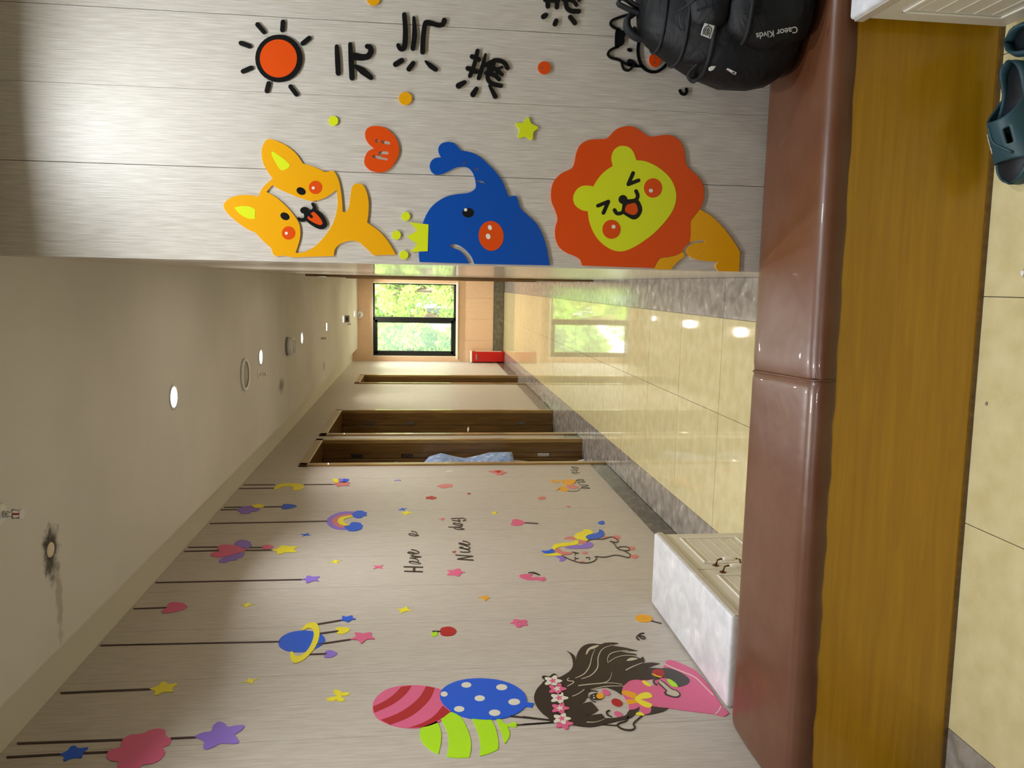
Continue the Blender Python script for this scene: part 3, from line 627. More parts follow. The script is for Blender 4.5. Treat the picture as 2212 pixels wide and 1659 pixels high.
a.poly('cloud', 'bl2', [(1180,595),(1205,588),(1240,557),(1310,553),(1350,568),(1382,578),(1365,592),(1378,612),(1330,620),(1310,640),(1250,645),(1210,630)], lay=3); a.poly('cloud', 'bl2', [(1088,755),(1150,740),(1180,705),(1240,700),(1300,712),(1308,730),(1330,745),(1312,765),(1315,780),(1270,800),(1220,813),(1150,810),(1120,790)], lay=3); a.build()
hang('hanging_cloud', 'purple cloud on a short string with small yellow star against it', ('s','X',[(477.5,1101),(515,1100.3)],1.9), ('p','cloud','pur','M',[(1220,585),(1260,560),(1310,540),(1420,525),(1450,555),(1545,560),(1500,600),(1420,610),(1400,630),(1330,637),(1270,630),(1260,605)]), ('p','star','yl2','M',[(1425,520),(1470,512),(1515,499),(1560,510),(1600,520),(1575,548),(1500,555),(1450,543)]))
hang('hanging_heart', 'blue heart on a long string beside the rainbow', ('s','X',[(485,1095.4),(548,1094.7)],1.9), ('s','X',[(570,1094.5),(611,1094)],1.9), ('p','heart','bl2','N',[(300,490,1),(298,478),(320,468),(380,466),(440,475),(482,493),(430,515),(350,530),(290,528),(288,512)]))
hang('hanging_moon', 'yellow crescent moon on a short string near the doorway', ('s','X',[(517,1054.8),(595,1054)],1.7), ('p','moon','yl2','N',[(188,268),(225,228),(290,205),(400,202),(510,205),(570,235),(560,265),(490,290),(385,294,1),(430,285),(440,258),(400,240),(320,240),(250,260),(222,280)]))
hang('hanging_star', 'pink star with small colourful wings, ornament nearest the doorway', ('s','X',[(525.6,1047.1),(594,1046.8)],1.6), ('s','X',[(657,1046.5),(720,1046.2)],1.6), ('p','wing','yl2','N',[(935,143,1),(1010,143,1),(1018,188),(985,194),(948,175)]), ('p','wing','pur','N',[(1010,142,1),(1082,142,1),(1065,190),(1018,190,1)]), ('p','wing','bl2','N',[(1080,140,1),(1155,150,1),(1120,190),(1065,188,1)]), ('p','star','sal','N',[(935,213,1),(1010,190),(1090,180),(1172,195),(1130,212),(1157,232),(1070,232),(1000,245),(985,225)]))
SP = 'small four-pointed sparkles on the mural wall'
for lab, crop, col, pts in (('yellow sparkle between the yellow hanging star and the butterfly', 'G', 'yl2', [(2055,213,1),(2105,200),(2125,170,1),(2150,188),(2210,175,1),(2160,200),(2150,228,1),(2120,210)]),
    ('tiny yellow sparkle between the dark pink wingless heart and the small purple star', 'H', 'yl2', [(1760,365,1),(1820,362),(1860,335,1),(1880,358),(1940,361,1),(1870,374),(1833,402,1),(1812,376)]),
    ('blue sparkle between rainbow string and winged heart', 'N', 'bl2', [(528,850,1),(590,850),(637,833,1),(628,855),(664,865,1),(600,866),(553,884,1),(570,862)]),
    ('yellow sparkle between the star under the winged heart and the pink sparkle', 'N', 'yl2', [(877,1215,1),(940,1205),(960,1175,1),(1000,1192),(1070,1187,1),(1005,1205),(995,1232,1),(955,1216)]),
    ('pink four-pointed sparkle beside the word Have', 'N', 'pnk', [(1463,1248,1),(1520,1258),(1588,1244,1),(1563,1268),(1587,1293,1),(1525,1283),(1460,1297,1),(1488,1272)]),
    ('blue sparkle touching a yellow one near the small word a', 'O', 'bl2', [(170,575,1),(205,567),(212,553,1),(235,560),(280,557,1),(245,570),(262,583,1),(210,580)]),
    ('yellow sparkle touching a blue one near the small word a', 'O', 'yl2', [(180,615,1),(250,605),(288,588,1),(310,606),(375,615,1),(300,622),(268,645,1),(240,622)]),
    ('tiny pale yellow sparkle between the word day and the stick heart', 'O', 'yl2', [(1318,608,1),(1350,606),(1358,594,1),(1375,602),(1407,605,1),(1385,615),(1375,630,1),(1330,625,1),(1340,614)]),
    ('yellow sparkle between the planet pendants and the red apple', 'Q', 'yl2', [(230,522,1),(290,518),(375,490,1),(375,522),(432,552,1),(345,552),(280,583,1),(278,545)])):
    a = Art('L', 'sparkle_sticker', lab, WD, SP, crop); a.poly('s', col, pts); a.build()
FL = 'small motif stickers on the mural wall'
a = Art('L', 'butterfly_sticker', 'yellow butterfly between planet ornament and balloons', WD, FL, 'I'); a.poly('s', 'yl2', [(960,1465),(1010,1435),(1090,1420),(1115,1412),(1070,1370),(1070,1330),(1130,1330),(1180,1355),(1175,1368),(1270,1362),(1292,1385),(1250,1408),(1175,1415),(1190,1435),(1225,1465),(1190,1492),(1120,1480),(1105,1460),(1085,1478),(1000,1480)]); a.build()
a = Art('L', 'apple_sticker', 'dark red apple with stem and lime leaf', WD, FL, 'Q'); a.poly('fruit', 'red', [(806,815),(815,780),(880,760),(950,762),(1008,795),(1014,830),(970,870),(880,882),(815,862)]); a.line('stem', 'brn', [(706,818),(808,820)], 14); a.poly('leaf', 'lim', [(685,855),(710,835),(755,828),(768,850),(745,880),(700,886)]); a.build()
a = Art('L', 'flower_sticker', 'pink flower with pale star-shaped centre near the red apple', WD, FL, 'Q'); a.poly('s', 'pnk', [(1733,710),(1775,690),(1775,662),(1820,660),(1868,672),(1940,666),(1957,690),(1945,708),(1968,738),(1905,742),(1860,768),(1810,758),(1797,728)], holes=[crm([(1832,708),(1845,695),(1858,703),(1885,696),(1870,708),(1888,720),(1858,716),(1840,722)], n=1)]); a.build()
a = Art('L', 'flower_sticker', 'tiny orange flower shaped like a cross between pink star and pink flower', WD, FL, 'Q'); a.poly('s', 'amb', [(1308,373),(1350,362),(1370,358),(1400,342),(1420,355),(1430,367),(1470,375),(1430,387),(1425,400),(1400,412),(1380,400),(1370,380)]); a.build(); 
a = Art('L', 'lollipop_sticker', 'amber round lollipop on thin stick near the white cabinet', WD, FL, 'Z'); a.oval('candy', 'amb', 650, 835, 238, 104, 3); a.line('swirl', 'yor', [(590,820),(640,790),(700,810),(690,850),(620,865)], 10, lay=1); a.line('stick', 'brn', [(862,903),(1128,974)], 26); a.build()
a = Art('L', 'curl_sticker', 'thin brown-black curl between the lollipop and the girl', WD, FL, 'Z'); a.line('s', 'brn', [(645,1243),(560,1255),(500,1295),(445,1350),(470,1395),(518,1425)], 34); a.line('s', 'brn', [(500,1300),(590,1318),(670,1350),(675,1388),(610,1392),(540,1350),(505,1305)], 32); a.build()
a = Art('L', 'star_sticker', 'pink star directly beside the word Nice', WD, FL, 'O'); a.poly('s', 'pnk', [(778,1322),(830,1325),(880,1312),(925,1303),(945,1318),(952,1338),(1003,1350),(952,1362),(935,1390),(905,1398),(870,1388),(790,1385),(778,1372),(806,1350)]); a.build()
a = Art('L', 'shell_sticker', 'dark pink curved motif with a black lash, near the unicorn head', WD, FL, 'P'); a.poly('body', 'pnk', [(173,1405),(210,1385),(300,1380),(338,1384),(310,1402),(330,1420),(400,1415),(430,1425),(475,1415),(492,1442),(460,1464),(410,1455),(390,1450),(300,1452),(220,1435)]); a.line('lash', 'brn', [(285,1364),(350,1366),(415,1390)], [8,18,14]); a.build()
a = Art('L', 'heart_sticker', 'pink heart on a thin stick, like a lollipop', WD, FL, 'P'); a.poly('heart', 'pnk', [(95,768,1),(88,745),(110,728),(150,725),(200,740),(252,768,1),(200,795),(130,803),(80,795),(72,780)]); a.line('stick', 'dbr', [(250,768),(396,777)], 11); a.build()
a = Art('L', 'paw_sticker', 'small blue paw mark beside the unicorn tail', WD, FL, 'P'); a.poly('s', 'bl2', [(1113,765),(1135,758),(1130,750),(1150,752),(1158,740),(1168,750),(1187,742),(1185,760),(1197,775),(1165,790),(1125,780)]); a.build()
a = Art('L', 'flower_sticker', 'pink flower with red heart closest to the door casing', WD, FL, 'O'); a.poly('flower', 'sal', [(1285,105),(1350,95),(1440,88),(1480,105),(1517,118),(1475,130),(1450,148),(1400,148),(1368,130),(1330,120)]); a.poly('heart', 'red', [(1355,98),(1400,94),(1425,92),(1442,108),(1410,122),(1385,115),(1395,106)], lay=1); a.build()
a = Art('L', 'flower_sticker', 'pale pink flower between the casing and the words', WD, FL, 'O'); a.poly('s', 'sal', [(653,285),(690,270),(720,262),(800,260),(848,268),(825,280),(847,292),(800,298),(760,308),(700,308),(690,297)]); a.build()
a = Art('L', 'flower_sticker', 'brick red flower near the small word a', WD, FL, 'O'); a.poly('s', 'dred', [(515,422),(560,412),(590,407),(615,415),(652,428),(610,447),(570,445),(520,440)], holes=[ell(583,428,9,5,0,8)]); a.build()
a = Art('L', 'flower_sticker', 'pale pink flower between the cat and the unicorn', WD, FL, 'P'); a.poly('s', 'sal', [(402,470),(425,460),(450,455),(490,463),(480,475),(488,483),(450,488),(410,487)]); a.build()
a = Art('L', 'dot_sticker', 'tiny pink mark between the cat and the blue paw mark', WD, FL, 'P'); a.poly('s', 'sal', [(737,575),(760,565),(788,575),(765,584)]); a.build()
a = Art('L', 'dot_sticker', 'tiny red mark between brick red flower and the cat', WD, FL, 'O'); a.poly('s', 'dred', [(1026,376),(1040,369),(1070,374),(1062,383),(1035,384)]); a.build()
a = Art('L', 'dash_sticker', 'short white dash nearest the first doorway', WD, FL, 'O'); a.line('s', 'wht', [(768,115),(800,103),(838,97)], 12); a.build()
a = Art('L', 'dash_sticker', 'short purple dash near the winged pink star', WD, FL, 'O'); a.line('s', 'pur', [(126,217),(170,211),(206,214)], [6,12,8]); a.build()
a = Art('L', 'bird_sticker', 'tiny pink bird beside the word day', WD, FL, 'O'); a.poly('s', 'sal', [(670,693),(700,690),(715,675),(748,690),(720,707),(700,698)]); a.build()
a = Art('L', 'butterfly_sticker', 'tiny red butterfly dotting the i of Nice', WD, FL, 'O'); a.poly('s', 'red', [(838,1090),(865,1092),(880,1078),(878,1092),(890,1098),(872,1100),(878,1112),(860,1102),(840,1106),(852,1098)]); a.build()
LT = 'handwritten words on the mural wall'
def word(lab, crop, strokes, w=17):
    a = Art('L', 'word_sticker', lab, 'lettering', LT, crop)
    for it in strokes: a.line(it[0], 'brn', it[1], it[2] if len(it) > 2 else w)
    a.build()
word('black handwritten word Have', 'V1', [('letter_h', [(80,848),(430,858)], 22), ('letter_h', [(70,760),(435,771)], 22), ('letter_h', [(265,775),(265,845)], 48), ('letter_a', [(392,698),(300,705),(205,688),(170,660),(230,654),(310,668),(388,692)]), ('letter_a', [(345,664),(350,640),(300,606),(220,592),(186,590)]), ('letter_v', [(186,590),(290,580),(405,568)]), ('letter_v', [(405,567),(300,556),(202,545)]),
    ('letter_e', [(240,550),(242,512)], 30), ('letter_e', [(300,505),(200,502),(140,486),(170,472),(225,478),(290,498),(345,496),(362,475),(300,442),(215,426)])])
word('black handwritten single letter a after Have', 'V1', [('letter_a', [(358,150),(280,156),(200,146),(160,122),(200,112),(280,126),(350,146)]), ('letter_a', [(322,126),(326,100),(280,78),(214,65)])], 14)
word('black handwritten word Nice', 'V2', [('letter_n', [(246,842),(535,861)], 20), ('letter_n', [(252,838),(530,790)]), ('letter_n', [(212,768),(532,789)]), ('letter_i', [(296,706),(380,713),(460,710),(478,695),(440,668),(375,652)]), ('letter_c', [(348,624),(300,618),(282,630),(340,643),(425,655),(475,645),(470,622),(420,600),(390,590)]), ('letter_e', [(400,592),(330,572),(270,552),(290,543),(350,553),(420,575),(465,572),(470,550),(420,522),(345,502)])], 16)
word('black handwritten word day', 'V2', [('letter_d', [(75,242),(200,244),(325,236)]), ('letter_d', [(372,284),(280,291),(205,276),(178,256),(230,250),(310,264),(372,282)]), ('letter_a', [(325,236),(305,214),(225,205),(160,178),(190,168),(255,178),(342,196),(300,216)]), ('letter_y', [(146,118),(230,124),(296,120),(262,100)]), ('letter_y', [(298,152),(262,140),(240,124)]), ('letter_y', [(126,86),(250,80),(345,80),(395,98),(385,122),(346,125)])], 13)
# balloons
a = Art('L', 'balloon_sticker', 'pink balloon with curved dark red stripes', WD, 'balloons on the mural wall', 'J')
a.poly('balloon', 'pnk', [(132,470),(150,380),(250,280),(400,225),(600,210),(780,225),(920,265),(985,330),(1010,420),(1015,515),(950,590),(840,650),(700,690),(540,698),(370,670),(220,610),(150,540)])
for pts in ([(455,231,1),(575,216,1),(520,300),(420,390),(300,460),(150,525,1),(134,455,1),(260,395),(370,320)], [(740,223,1),(838,243,1),(790,360),(680,480),(540,580),(335,662,1),(222,606,1),(400,540),(550,450),(670,340)], [(930,445,1),(1014,515,1),(900,600),(700,689,1),(540,695,1),(700,640),(830,560)]): a.poly('stripe', 'dred', pts, lay=1)
a.build()
a = Art('L', 'balloon_sticker', 'blue balloon with pale polka dots', WD, 'balloons on the mural wall', 'J', th=.003)
a.poly('balloon', 'bl2', [(895,340),(920,260),(1020,190),(1170,145),(1350,132),(1550,148),(1720,200),(1840,280),(1882,360),(1885,405,1),(1965,412,1),(1943,460,1),(1875,448,1),(1800,515),(1660,575),(1480,600),(1300,592),(1150,560),(1020,500),(930,420)], holes=[])
for e in ((1198,209,57,31),(1600,235,63,34),(1350,361,59,33),(1742,402,67,36),(1116,483,59,33),(1520,526,65,36),(945,313,40,29)): a.oval('polka_dot', 'wht', *e, lay=1)
a.line('string', 'brn', [(1705,560),(1925,580),(2144,603)], 12); a.build()
a = Art('L', 'balloon_sticker', 'lime balloon cut into four curved bands', WD, 'balloons on the mural wall', 'J')
a.poly('band', 'lim', [(835,583,1),(880,650),(912,760),(905,880),(878,993,1),(780,940),(700,860),(668,770),(690,690),(760,625)]); a.poly('band', 'lim', [(885,570,1),(1035,515,1),(1130,570),(1200,690),(1245,820),(1250,930),(1230,1030,1),(1100,1035),(975,1022,1),(995,900),(985,760),(940,650)])
a.poly('band', 'lim', [(1262,592,1),(1480,600,1),(1530,700),(1560,840),(1560,937,1),(1460,985),(1350,1015,1),(1358,900),(1330,750)]); a.poly('band', 'lim', [(1538,597,1),(1580,595),(1650,655),(1740,630),(1775,655),(1760,685),(1670,683),(1690,740),(1680,810),(1633,877,1),(1600,760)]); a.line('string', 'brn', [(1770,662),(1990,648),(2212,632)], 12); a.build()
# girl
a = Art('L', 'girl_figure', 'cartoon girl with long dark hair, flower band and pink dress', WD, None, 'L')
a.poly('dress', 'pnk', [(110,830),(160,770),(230,720),(330,708),(430,712),(600,690),(735,525,1),(775,460),(780,430),(830,395,1),(960,430),(1140,510),(1250,570,1),(1450,800),(1650,1100),(1765,1225,1),(1700,1275),(1600,1260),(1520,1240),(1200,1200),(820,1150),(700,1140),(560,1125),(560,1200),(500,1240),(430,1230),(380,1180),(372,1125,1),(330,1160),(250,1185),(205,1170,1),(200,1080),(160,1020),(90,900)])
a.line('hem', 'wht', [(775,470),(900,530),(1080,600),(1250,680),(1400,830),(1520,950)], 12, lay=1); a.line('hem', 'wht', [(1640,1130),(1600,1200),(1550,1245)], 14, lay=1)
a.poly('hair', 'brn', [(170,1000),(190,900),(250,810),(340,740),(450,700),(560,672),(660,620),(740,560),(775,480),(765,380),(735,310),(680,260,1),(760,300),(805,350),(822,418,1),(835,330),(880,240),(950,175),(1060,145),(1210,155),(1270,135),(1400,128),(1485,143,1),(1400,160),(1300,190),(1400,182),(1600,210),(1785,258,1),(1640,258),(1530,265),(1600,285),(1740,305),(1770,325,1),(1700,335),(1780,360),(1830,375),(1862,350),(1885,385),(1887,432),(1840,445),(1860,455),(2003,440),(2133,458,1),(2043,482),(1920,530),(1990,522),(2150,530),(2273,532),(2390,570),(2520,640),(2595,715),(2563,780),(2430,825,1),(2370,760),(2293,705),(2223,685),(2133,672),(2043,690),(1870,716),(1773,708),(1673,722),(1603,772),(1553,830),(1535,945,1),(1440,880),(1300,825,1),(1180,835),(1070,860),(1000,910),(990,980),(960,1040),(885,1088,1),(1050,1050,1),(1100,1090),(1172,1180,1),(1080,1240),(965,1272,1),(1225,1240,1),(1280,1310,1),(1400,1305),(1520,1290),(1600,1260),(1655,1185),(1740,1170),(1815,1130,1),(1790,1200),(1740,1250),(1680,1300),(1560,1335),(1440,1360),(1280,1400),(1100,1440),(950,1440),(780,1415),(600,1390),(430,1360),(390,1300),(300,1230),(210,1120)], lay=1, crop='K')
a.poly('hair', 'brn', [(560,1125,1),(700,1140),(820,1150,1),(740,1200),(600,1235),(450,1262,1),(540,1220)], lay=1)
for p, wd in (([(815,685),(950,620),(1035,500),(1075,340),(1120,235)], [8,16,12,4]), ([(910,698),(1060,640),(1160,520),(1170,360),(1240,230),(1390,168)], [8,18,14,6]), ([(865,803),(1050,780),(1260,760),(1350,700),(1385,590)], [14,14,4]), ([(770,968),(860,930),(950,866)], 12), ([(995,1372),(1130,1370),(1270,1325)], [14,4]), ([(690,812),(775,765),(785,738),(700,725),(690,705),(712,685)], 12), ([(1325,450),(1315,380),(1370,300),(1520,262),(1640,258)], [6,12,5]), ([(1340,430),(1450,365),(1600,330),(1760,338)], 8), ([(1605,560),(1700,510),(1860,445)], [16,14,8]), ([(1270,765),(1400,762),(1545,785)], 8), ([(1050,865),(1300,812),(1590,812)], [4,12,4])): a.line('hair_line', 'skn', p, wd, lay=2, crop='K')
a.poly('hair_line', 'skn', [(980,300),(1005,235),(1080,190),(1185,172),(1110,225),(1040,245),(992,318)], lay=2, crop='K'); a.poly('hair_line', 'skn', [(1612,415),(1680,370),(1790,382),(1700,412)], lay=2, crop='K')
def flower(cx, cy, r, col, star, lay):
    pts = [(cx+r*(1+.28*math.cos(5*t))*math.cos(t), cy+r*.62*(1+.28*math.cos(5*t))*math.sin(t)) for t in (2*math.pi*k/40 for k in range(40))]
    a.shape('flower', col, pts, lay=lay, crop='K')
    pts = [(cx+r*.34*(1+.45*math.cos(5*t+3))*math.cos(t), cy+r*.27*(1+.45*math.cos(5*t+3))*math.sin(t)) for t in (2*math.pi*k/30 for k in range(30))]
    a.shape('flower_heart', star, pts, lay=lay+1, crop='K')
flower(440, 718, 138, 'brn', 'brn', 2); flower(635, 1395, 118, 'pnk', 'pnk', 3)
for cx, cy, col, st in ((462,735,'wht','pnk'), (530,858,'pnk','wht'), (560,1000,'wht','pnk'), (575,1160,'pnk','wht'), (600,1322,'wht','pnk')): flower(cx, cy, 116, col, st, 5)
a.line('eye', 'brn', [(1010,985),(1002,920),(1050,882),(1155,888)], 13, lay=1, crop='K'); a.poly('eye', 'brn', [(1040,960),(1085,930),(1170,920),(1240,960),(1230,1010),(1150,1022),(1080,1010)], lay=2, crop='K'); a.oval('iris', 'amb', 1200, 965, 58, 46, lay=3, crop='K'); a.oval('eye_highlight', 'wht', 1105, 995, 16, 10, lay=3, crop='K'); a.oval('eye_highlight', 'wht', 1100, 960, 10, 7, lay=3, crop='K'); a.line('eye', 'brn', [(1035,985),(1070,1030),(1130,1055)], 12, lay=1, crop='K')
a.line('eye', 'brn', [(1343,1187),(1303,1207),(1318,1255),(1385,1288)], [22,28,10], lay=1, crop='K'); a.oval('cheek', 'pnk', 1293, 905, 70, 40, 32, lay=1, crop='K'); a.oval('cheek', 'pnk', 1484, 1244, 68, 38, 22, lay=1, crop='K'); a.oval('mouth', 'red', 1460, 1063, 88, 55, 20, lay=1, crop='K')
a.poly('collar', 'amb', [(90,925,1),(110,880),(200,885),(330,930,1),(300,1000),(240,990),(150,950)], lay=1); a.poly('collar', 'amb', [(165,1020,1),(260,1018),(300,1010),(340,1065),(260,1085),(190,1085)], lay=1)
a.poly('bow', 'yl2', [(300,1000),(380,930),(470,905),(540,925),(570,970),(540,995),(440,1010),(385,1018,1),(470,1050),(560,1090),(555,1130),(510,1148),(430,1120),(350,1070)], lay=2)
a.poly('cuff', 'yl2', [(415,730),(460,730),(550,800),(530,815),(470,795),(425,760)], lay=2); a.poly('cuff', 'yl2', [(330,1222),(380,1220),(440,1245),(430,1270),(320,1250)], lay=2)
a.poly('purse', 'dgr', [(560,590),(640,545),(740,530),(830,530),(950,570),(1080,640),(1150,715),(1120,780),(985,825,1),(930,760),(840,700),(760,680),(640,690),(560,660)], lay=2); a.poly('purse_patch', 'dred', [(565,590),(620,552),(730,560),(752,655),(640,640)], lay=3); a.poly('purse_patch', 'amb', [(560,612),(640,632),(720,660),(690,680),(600,650)], lay=3); a.poly('purse_patch', 'lim', [(800,700),(860,712),(940,770),(972,825,1),(890,815),(825,760)], lay=3)
a.line('purse_handle', 'dgr', [(640,790),(590,750),(610,705),(680,690)], 28, lay=2)
a.poly('arm', 'brn', [(660,760),(720,725),(870,845),(960,880),(1012,935),(990,980),(920,990),(790,955),(752,905),(780,880)], lay=3); a.poly('arm', 'skn', [(672,752),(712,738),(862,860),(945,892),(990,935),(975,962),(920,974),(810,940),(790,905),(802,880)], lay=4)
a.poly('arm', 'skn', [(480,740),(560,712),(600,740),(590,785),(550,798)], lay=1)
a.line('hand', 'brn', [(1640,1290),(1600,1350),(1500,1385),(1468,1420),(1530,1468),(1620,1490),(1700,1488),(1742,1450),(1718,1395),(1780,1330),(1850,1270)], 24, lay=1, crop='K')
a.line('string', 'brn', [(0,1280),(200,1305),(402,1335)], 15, crop='K'); a.line('string', 'brn', [(0,1402),(200,1388),(430,1372)], 15, crop='K'); a.line('string', 'brn', [(1240,1404),(1460,1420)], 14, crop='K'); a.build()
# unicorn
a = Art('L', 'unicorn_figure', 'white outlined unicorn with rainbow mane and pink hooves', WD, None, 'P')
a.poly('tail', 'yl2', [(830,935),(870,890),(945,868),(935,850),(1010,850),(1060,885),(1040,900),(975,940),(1005,985),(900,970),(850,955)], lay=1); a.poly('tail', 'bl2', [(970,940),(1000,915),(1090,895),(1130,870),(1125,848),(1165,860),(1188,900),(1175,935),(1080,965),(990,962)], lay=2)
a.poly('tail', 'sal', [(710,960),(760,936),(830,940),(870,975),(980,990),(985,1015),(930,1020),(880,1000),(800,965)]); a.poly('mane', 'yl2', [(568,1065),(600,1025),(700,1010),(800,1000),(850,975),(885,995),(860,1030),(720,1050),(640,1062),(595,1095,1)], lay=1)
a.poly('mane', 'pur', [(720,1068),(820,1040),(920,1035),(990,1000),(1045,1010),(1052,1045),(1000,1072),(850,1078)], lay=1); a.poly('horn', 'bl2', [(437,1105,1),(520,1100),(570,1082),(600,1120),(560,1135),(480,1130)], lay=1); a.poly('horn', 'yl2', [(445,1157,1),(600,1130),(690,1130,1),(687,1160,1),(600,1164)], lay=1)
a.poly('forelock', 'sal', [(597,1095),(650,1080),(700,1115),(812,1128),(760,1150),(680,1150),(620,1122)], lay=2); a.poly('ear', 'pur', [(595,1167),(680,1168),(728,1198),(700,1225),(652,1228),(665,1200)])
for p in ([(690,1165),(800,1215),(900,1245),(1000,1247),(1070,1225),(1100,1192),(1078,1172)], [(1095,1172),(1200,1180),(1330,1155),(1480,1187)], [(1480,1187),(1503,1155),(1430,1105),(1350,1075),(1310,1020),(1262,990)], [(1262,990),(1340,1003),(1352,975),(1280,938),(1180,962),(1060,965),(1000,980),(985,1005)], [(1355,1072),(1380,1056),(1470,1060),(1490,1095),(1425,1103)]): a.line('outline', 'brn', p, 10, lay=1)
for e in ((1335,942,50,22), (1517,1073,42,20), (1550,1172,50,22), (1210,940,36,10)): a.oval('hoof', 'sal', *e)
for p in ([(812,1115),(848,1130),(884,1132)], [(850,1118),(843,1155)], [(835,1180),(862,1196),(880,1192)], [(850,1195),(835,1212)], [(973,1185),(1012,1182),(1012,1206)]): a.line('face', 'brn', p, 9)
a.oval('cheek', 'sal', 957, 1127, 30, 15); a.oval('cheek', 'sal', 930, 1233, 28, 7); a.build()
a = Art('L', 'cat_figure', 'orange cat with curled tail and thin outlined legs near the skirting', WD, None, 'P')
a.poly('body', 'amb', [(688,290),(710,262),(760,250),(820,252),(852,270),(835,300),(770,318),(710,312)]); a.line('tail', 'amb', [(700,272),(640,266),(585,262),(558,275),(600,292),(642,286)], 13); a.poly('head', 'amb', [(640,358),(690,330),(740,350),(762,385),(700,393),(658,378)]); a.line('whisker', 'amb', [(608,378),(660,366)], 8)
a.poly('belly', 'sal', [(740,330),(790,314),(850,322),(885,345),(850,360),(790,358)], lay=1)
for p in ([(325,507),(430,481),(552,490),(500,522),(335,512)], [(512,526),(605,550),(500,562),(378,565)], [(378,568),(452,642)], [(452,645),(600,644),(700,659),(600,688),(492,694)], [(485,725),(540,706),(650,716),(742,738),(600,745),(480,736),(425,765)], [(415,765),(420,795),(370,820),(200,826),(90,820)], [(328,515),(328,560),(270,606)]): a.line('outline', 'dgr', p, 12, crop='V3')
a.build()
a = Art('L', 'scribble_sticker', 'dark wavy scribble between cat and door casing', WD, FL, 'P'); 
for p in ([(190,120),(300,112),(412,155),(300,158),(205,128)], [(170,208),(392,204)], [(250,130),(285,206)], [(340,212),(350,272),(440,295)], [(440,294),(300,268),(200,264),(260,302),(355,322)]): a.line('s', 'dgr', p, 13, crop='V3')
a.build()
# ================================================================== CEILING FITTINGS
LY = [12.93, 11.1, 9.215, 7.345, 5.5, 3.6, 1.74, -.13]
LLAB = ['round downlight tight against the window wall', 'round downlight beside the grey ceiling box', 'round downlight third from the window wall', 'round downlight just beyond the smoke detector', 'round downlight between air vent and sprinkler', 'large bright downlight nearest the mould stain',
        'downlight over the left end of the bench', 'downlight above the viewer']
def downlight(x, y, lab, power, col):
    t = empty('downlight', (x, y, ZC)); tag(t, lab, 'light', 'round ceiling downlights')
    lathe('trim_ring', [(.047, -.001), (.058, -.001), (.058, -.006), (.047, -.004)], WHITEP, t, (0,0,0), 32, cap=False)
    lathe('diffuser', [(.0001, -.0022), (.047, -.0022), (.047, -.001), (.0001, -.001)], LAMP, t, (0,0,0), 24, cap=False)
    l = bpy.data.lights.new('downlight_beam', 'AREA'); l.shape = 'DISK'; l.size = .09; l.energy = power; l.color = col; l.spread = R(165 if col == COOL else 145)
    lo = bpy.data.objects.new('downlight_beam', l); COL.objects.link(lo); lo.parent = t; lo.location = (0, 0, -.012)
    return t
WARM, COOL = (1, .93, .80), (.88, .95, 1)
for i, (y, lab) in enumerate(zip(LY, LLAB)):
    wk = max(0, min(1, (y-4)/6)); col = tuple(a*(1-wk)+b*wk for a, b in zip((.98, .985, 1), WARM))
    downlight(-.535, y, lab, 26 if y > 10 else 15 if y > 4 else 15 if y > 3 else 12 if y > 0 else 11, col)
for x, y, lab in ((.42, 1.72, 'downlight washing the top of the picture wall'), (1.6, 1.72, 'downlight over the right end of the bench')):
    downlight(x, y, lab, 10, COOL)
t = empty('air_vent', (-.597, 4.995, ZC)); tag(t, 'large flat round air vent cover in the corridor ceiling', 'vent')
lathe('rim', [(.082, -.001), (.102, -.001), (.102, -.012), (.094, -.018), (.084, -.012)], WHITEP, t, seg=40, cap=False); lathe('disc', [(.0001, -.01), (.083, -.009), (.083, -.003)], base_mat('vent_grey', srgb(170,166,150), .6)[0], t, seg=40, cap=False)
t = empty('smoke_detector', (-.545, 6.55, ZC)); tag(t, 'drum-shaped white ceiling speaker with grey collar, beyond the vent', 'detector')
lathe('collar', [(.078, 0), (.078, -.012)], GREYP, t, seg=36); lathe('drum', [(.074, -.012), (.076, -.05), (.07, -.058)], WHITEP, t, seg=36); lathe('ring', [(.05, -.0585), (.055, -.0585), (.055, -.061), (.05, -.061)], GREYP, t, seg=36, cap=False); lathe('lens', [(.001, -.066), (.02, -.064), (.024, -.0585)], WHITEP, t, seg=24, cap=False)
def sprinkler(x, y, lab, m=CHROME):
    t = empty('sprinkler', (x, y, ZC)); tag(t, lab, 'sprinkler', 'ceiling sprinkler heads')
    lathe('escutcheon', [(.03, 0), (.028, -.004), (.012, -.008)], WHITEP, t, seg=28); lathe('stem', [(.009, -.006), (.009, -.02), (.006, -.022), (.006, -.03)], m, t, seg=16)
    bm = bmesh.new()
    for sx in (-1, 1): tube_into(bm, [(0, 0, -.026), (sx*.012, 0, -.03), (sx*.011, 0, -.045), (0, 0, -.052)], .0022, 6)
    newobj('yoke', to_mesh(bm, 'yoke', True), m, t)
    tube('bulb', [(0, 0, -.03), (0, 0, -.05)], .0025, REDM, t, 8)
    bm = bmesh.new(); bmesh.ops.create_circle(bm, cap_ends=True, radius=.018, segments=16)
    for v in bm.verts:
        v.co.z = -.053; k = round(math.atan2(v.co.y, v.co.x)/(math.pi/8))
        if k % 2: v.co.x *= .62; v.co.y *= .62
    ex = bmesh.ops.extrude_face_region(bm, geom=bm.faces[:])
    for v in ex['geom']:
        if isinstance(v, bmesh.types.BMVert): v.co.z -= .0016
    newobj('deflector', to_mesh(bm, 'deflector'), m, t)
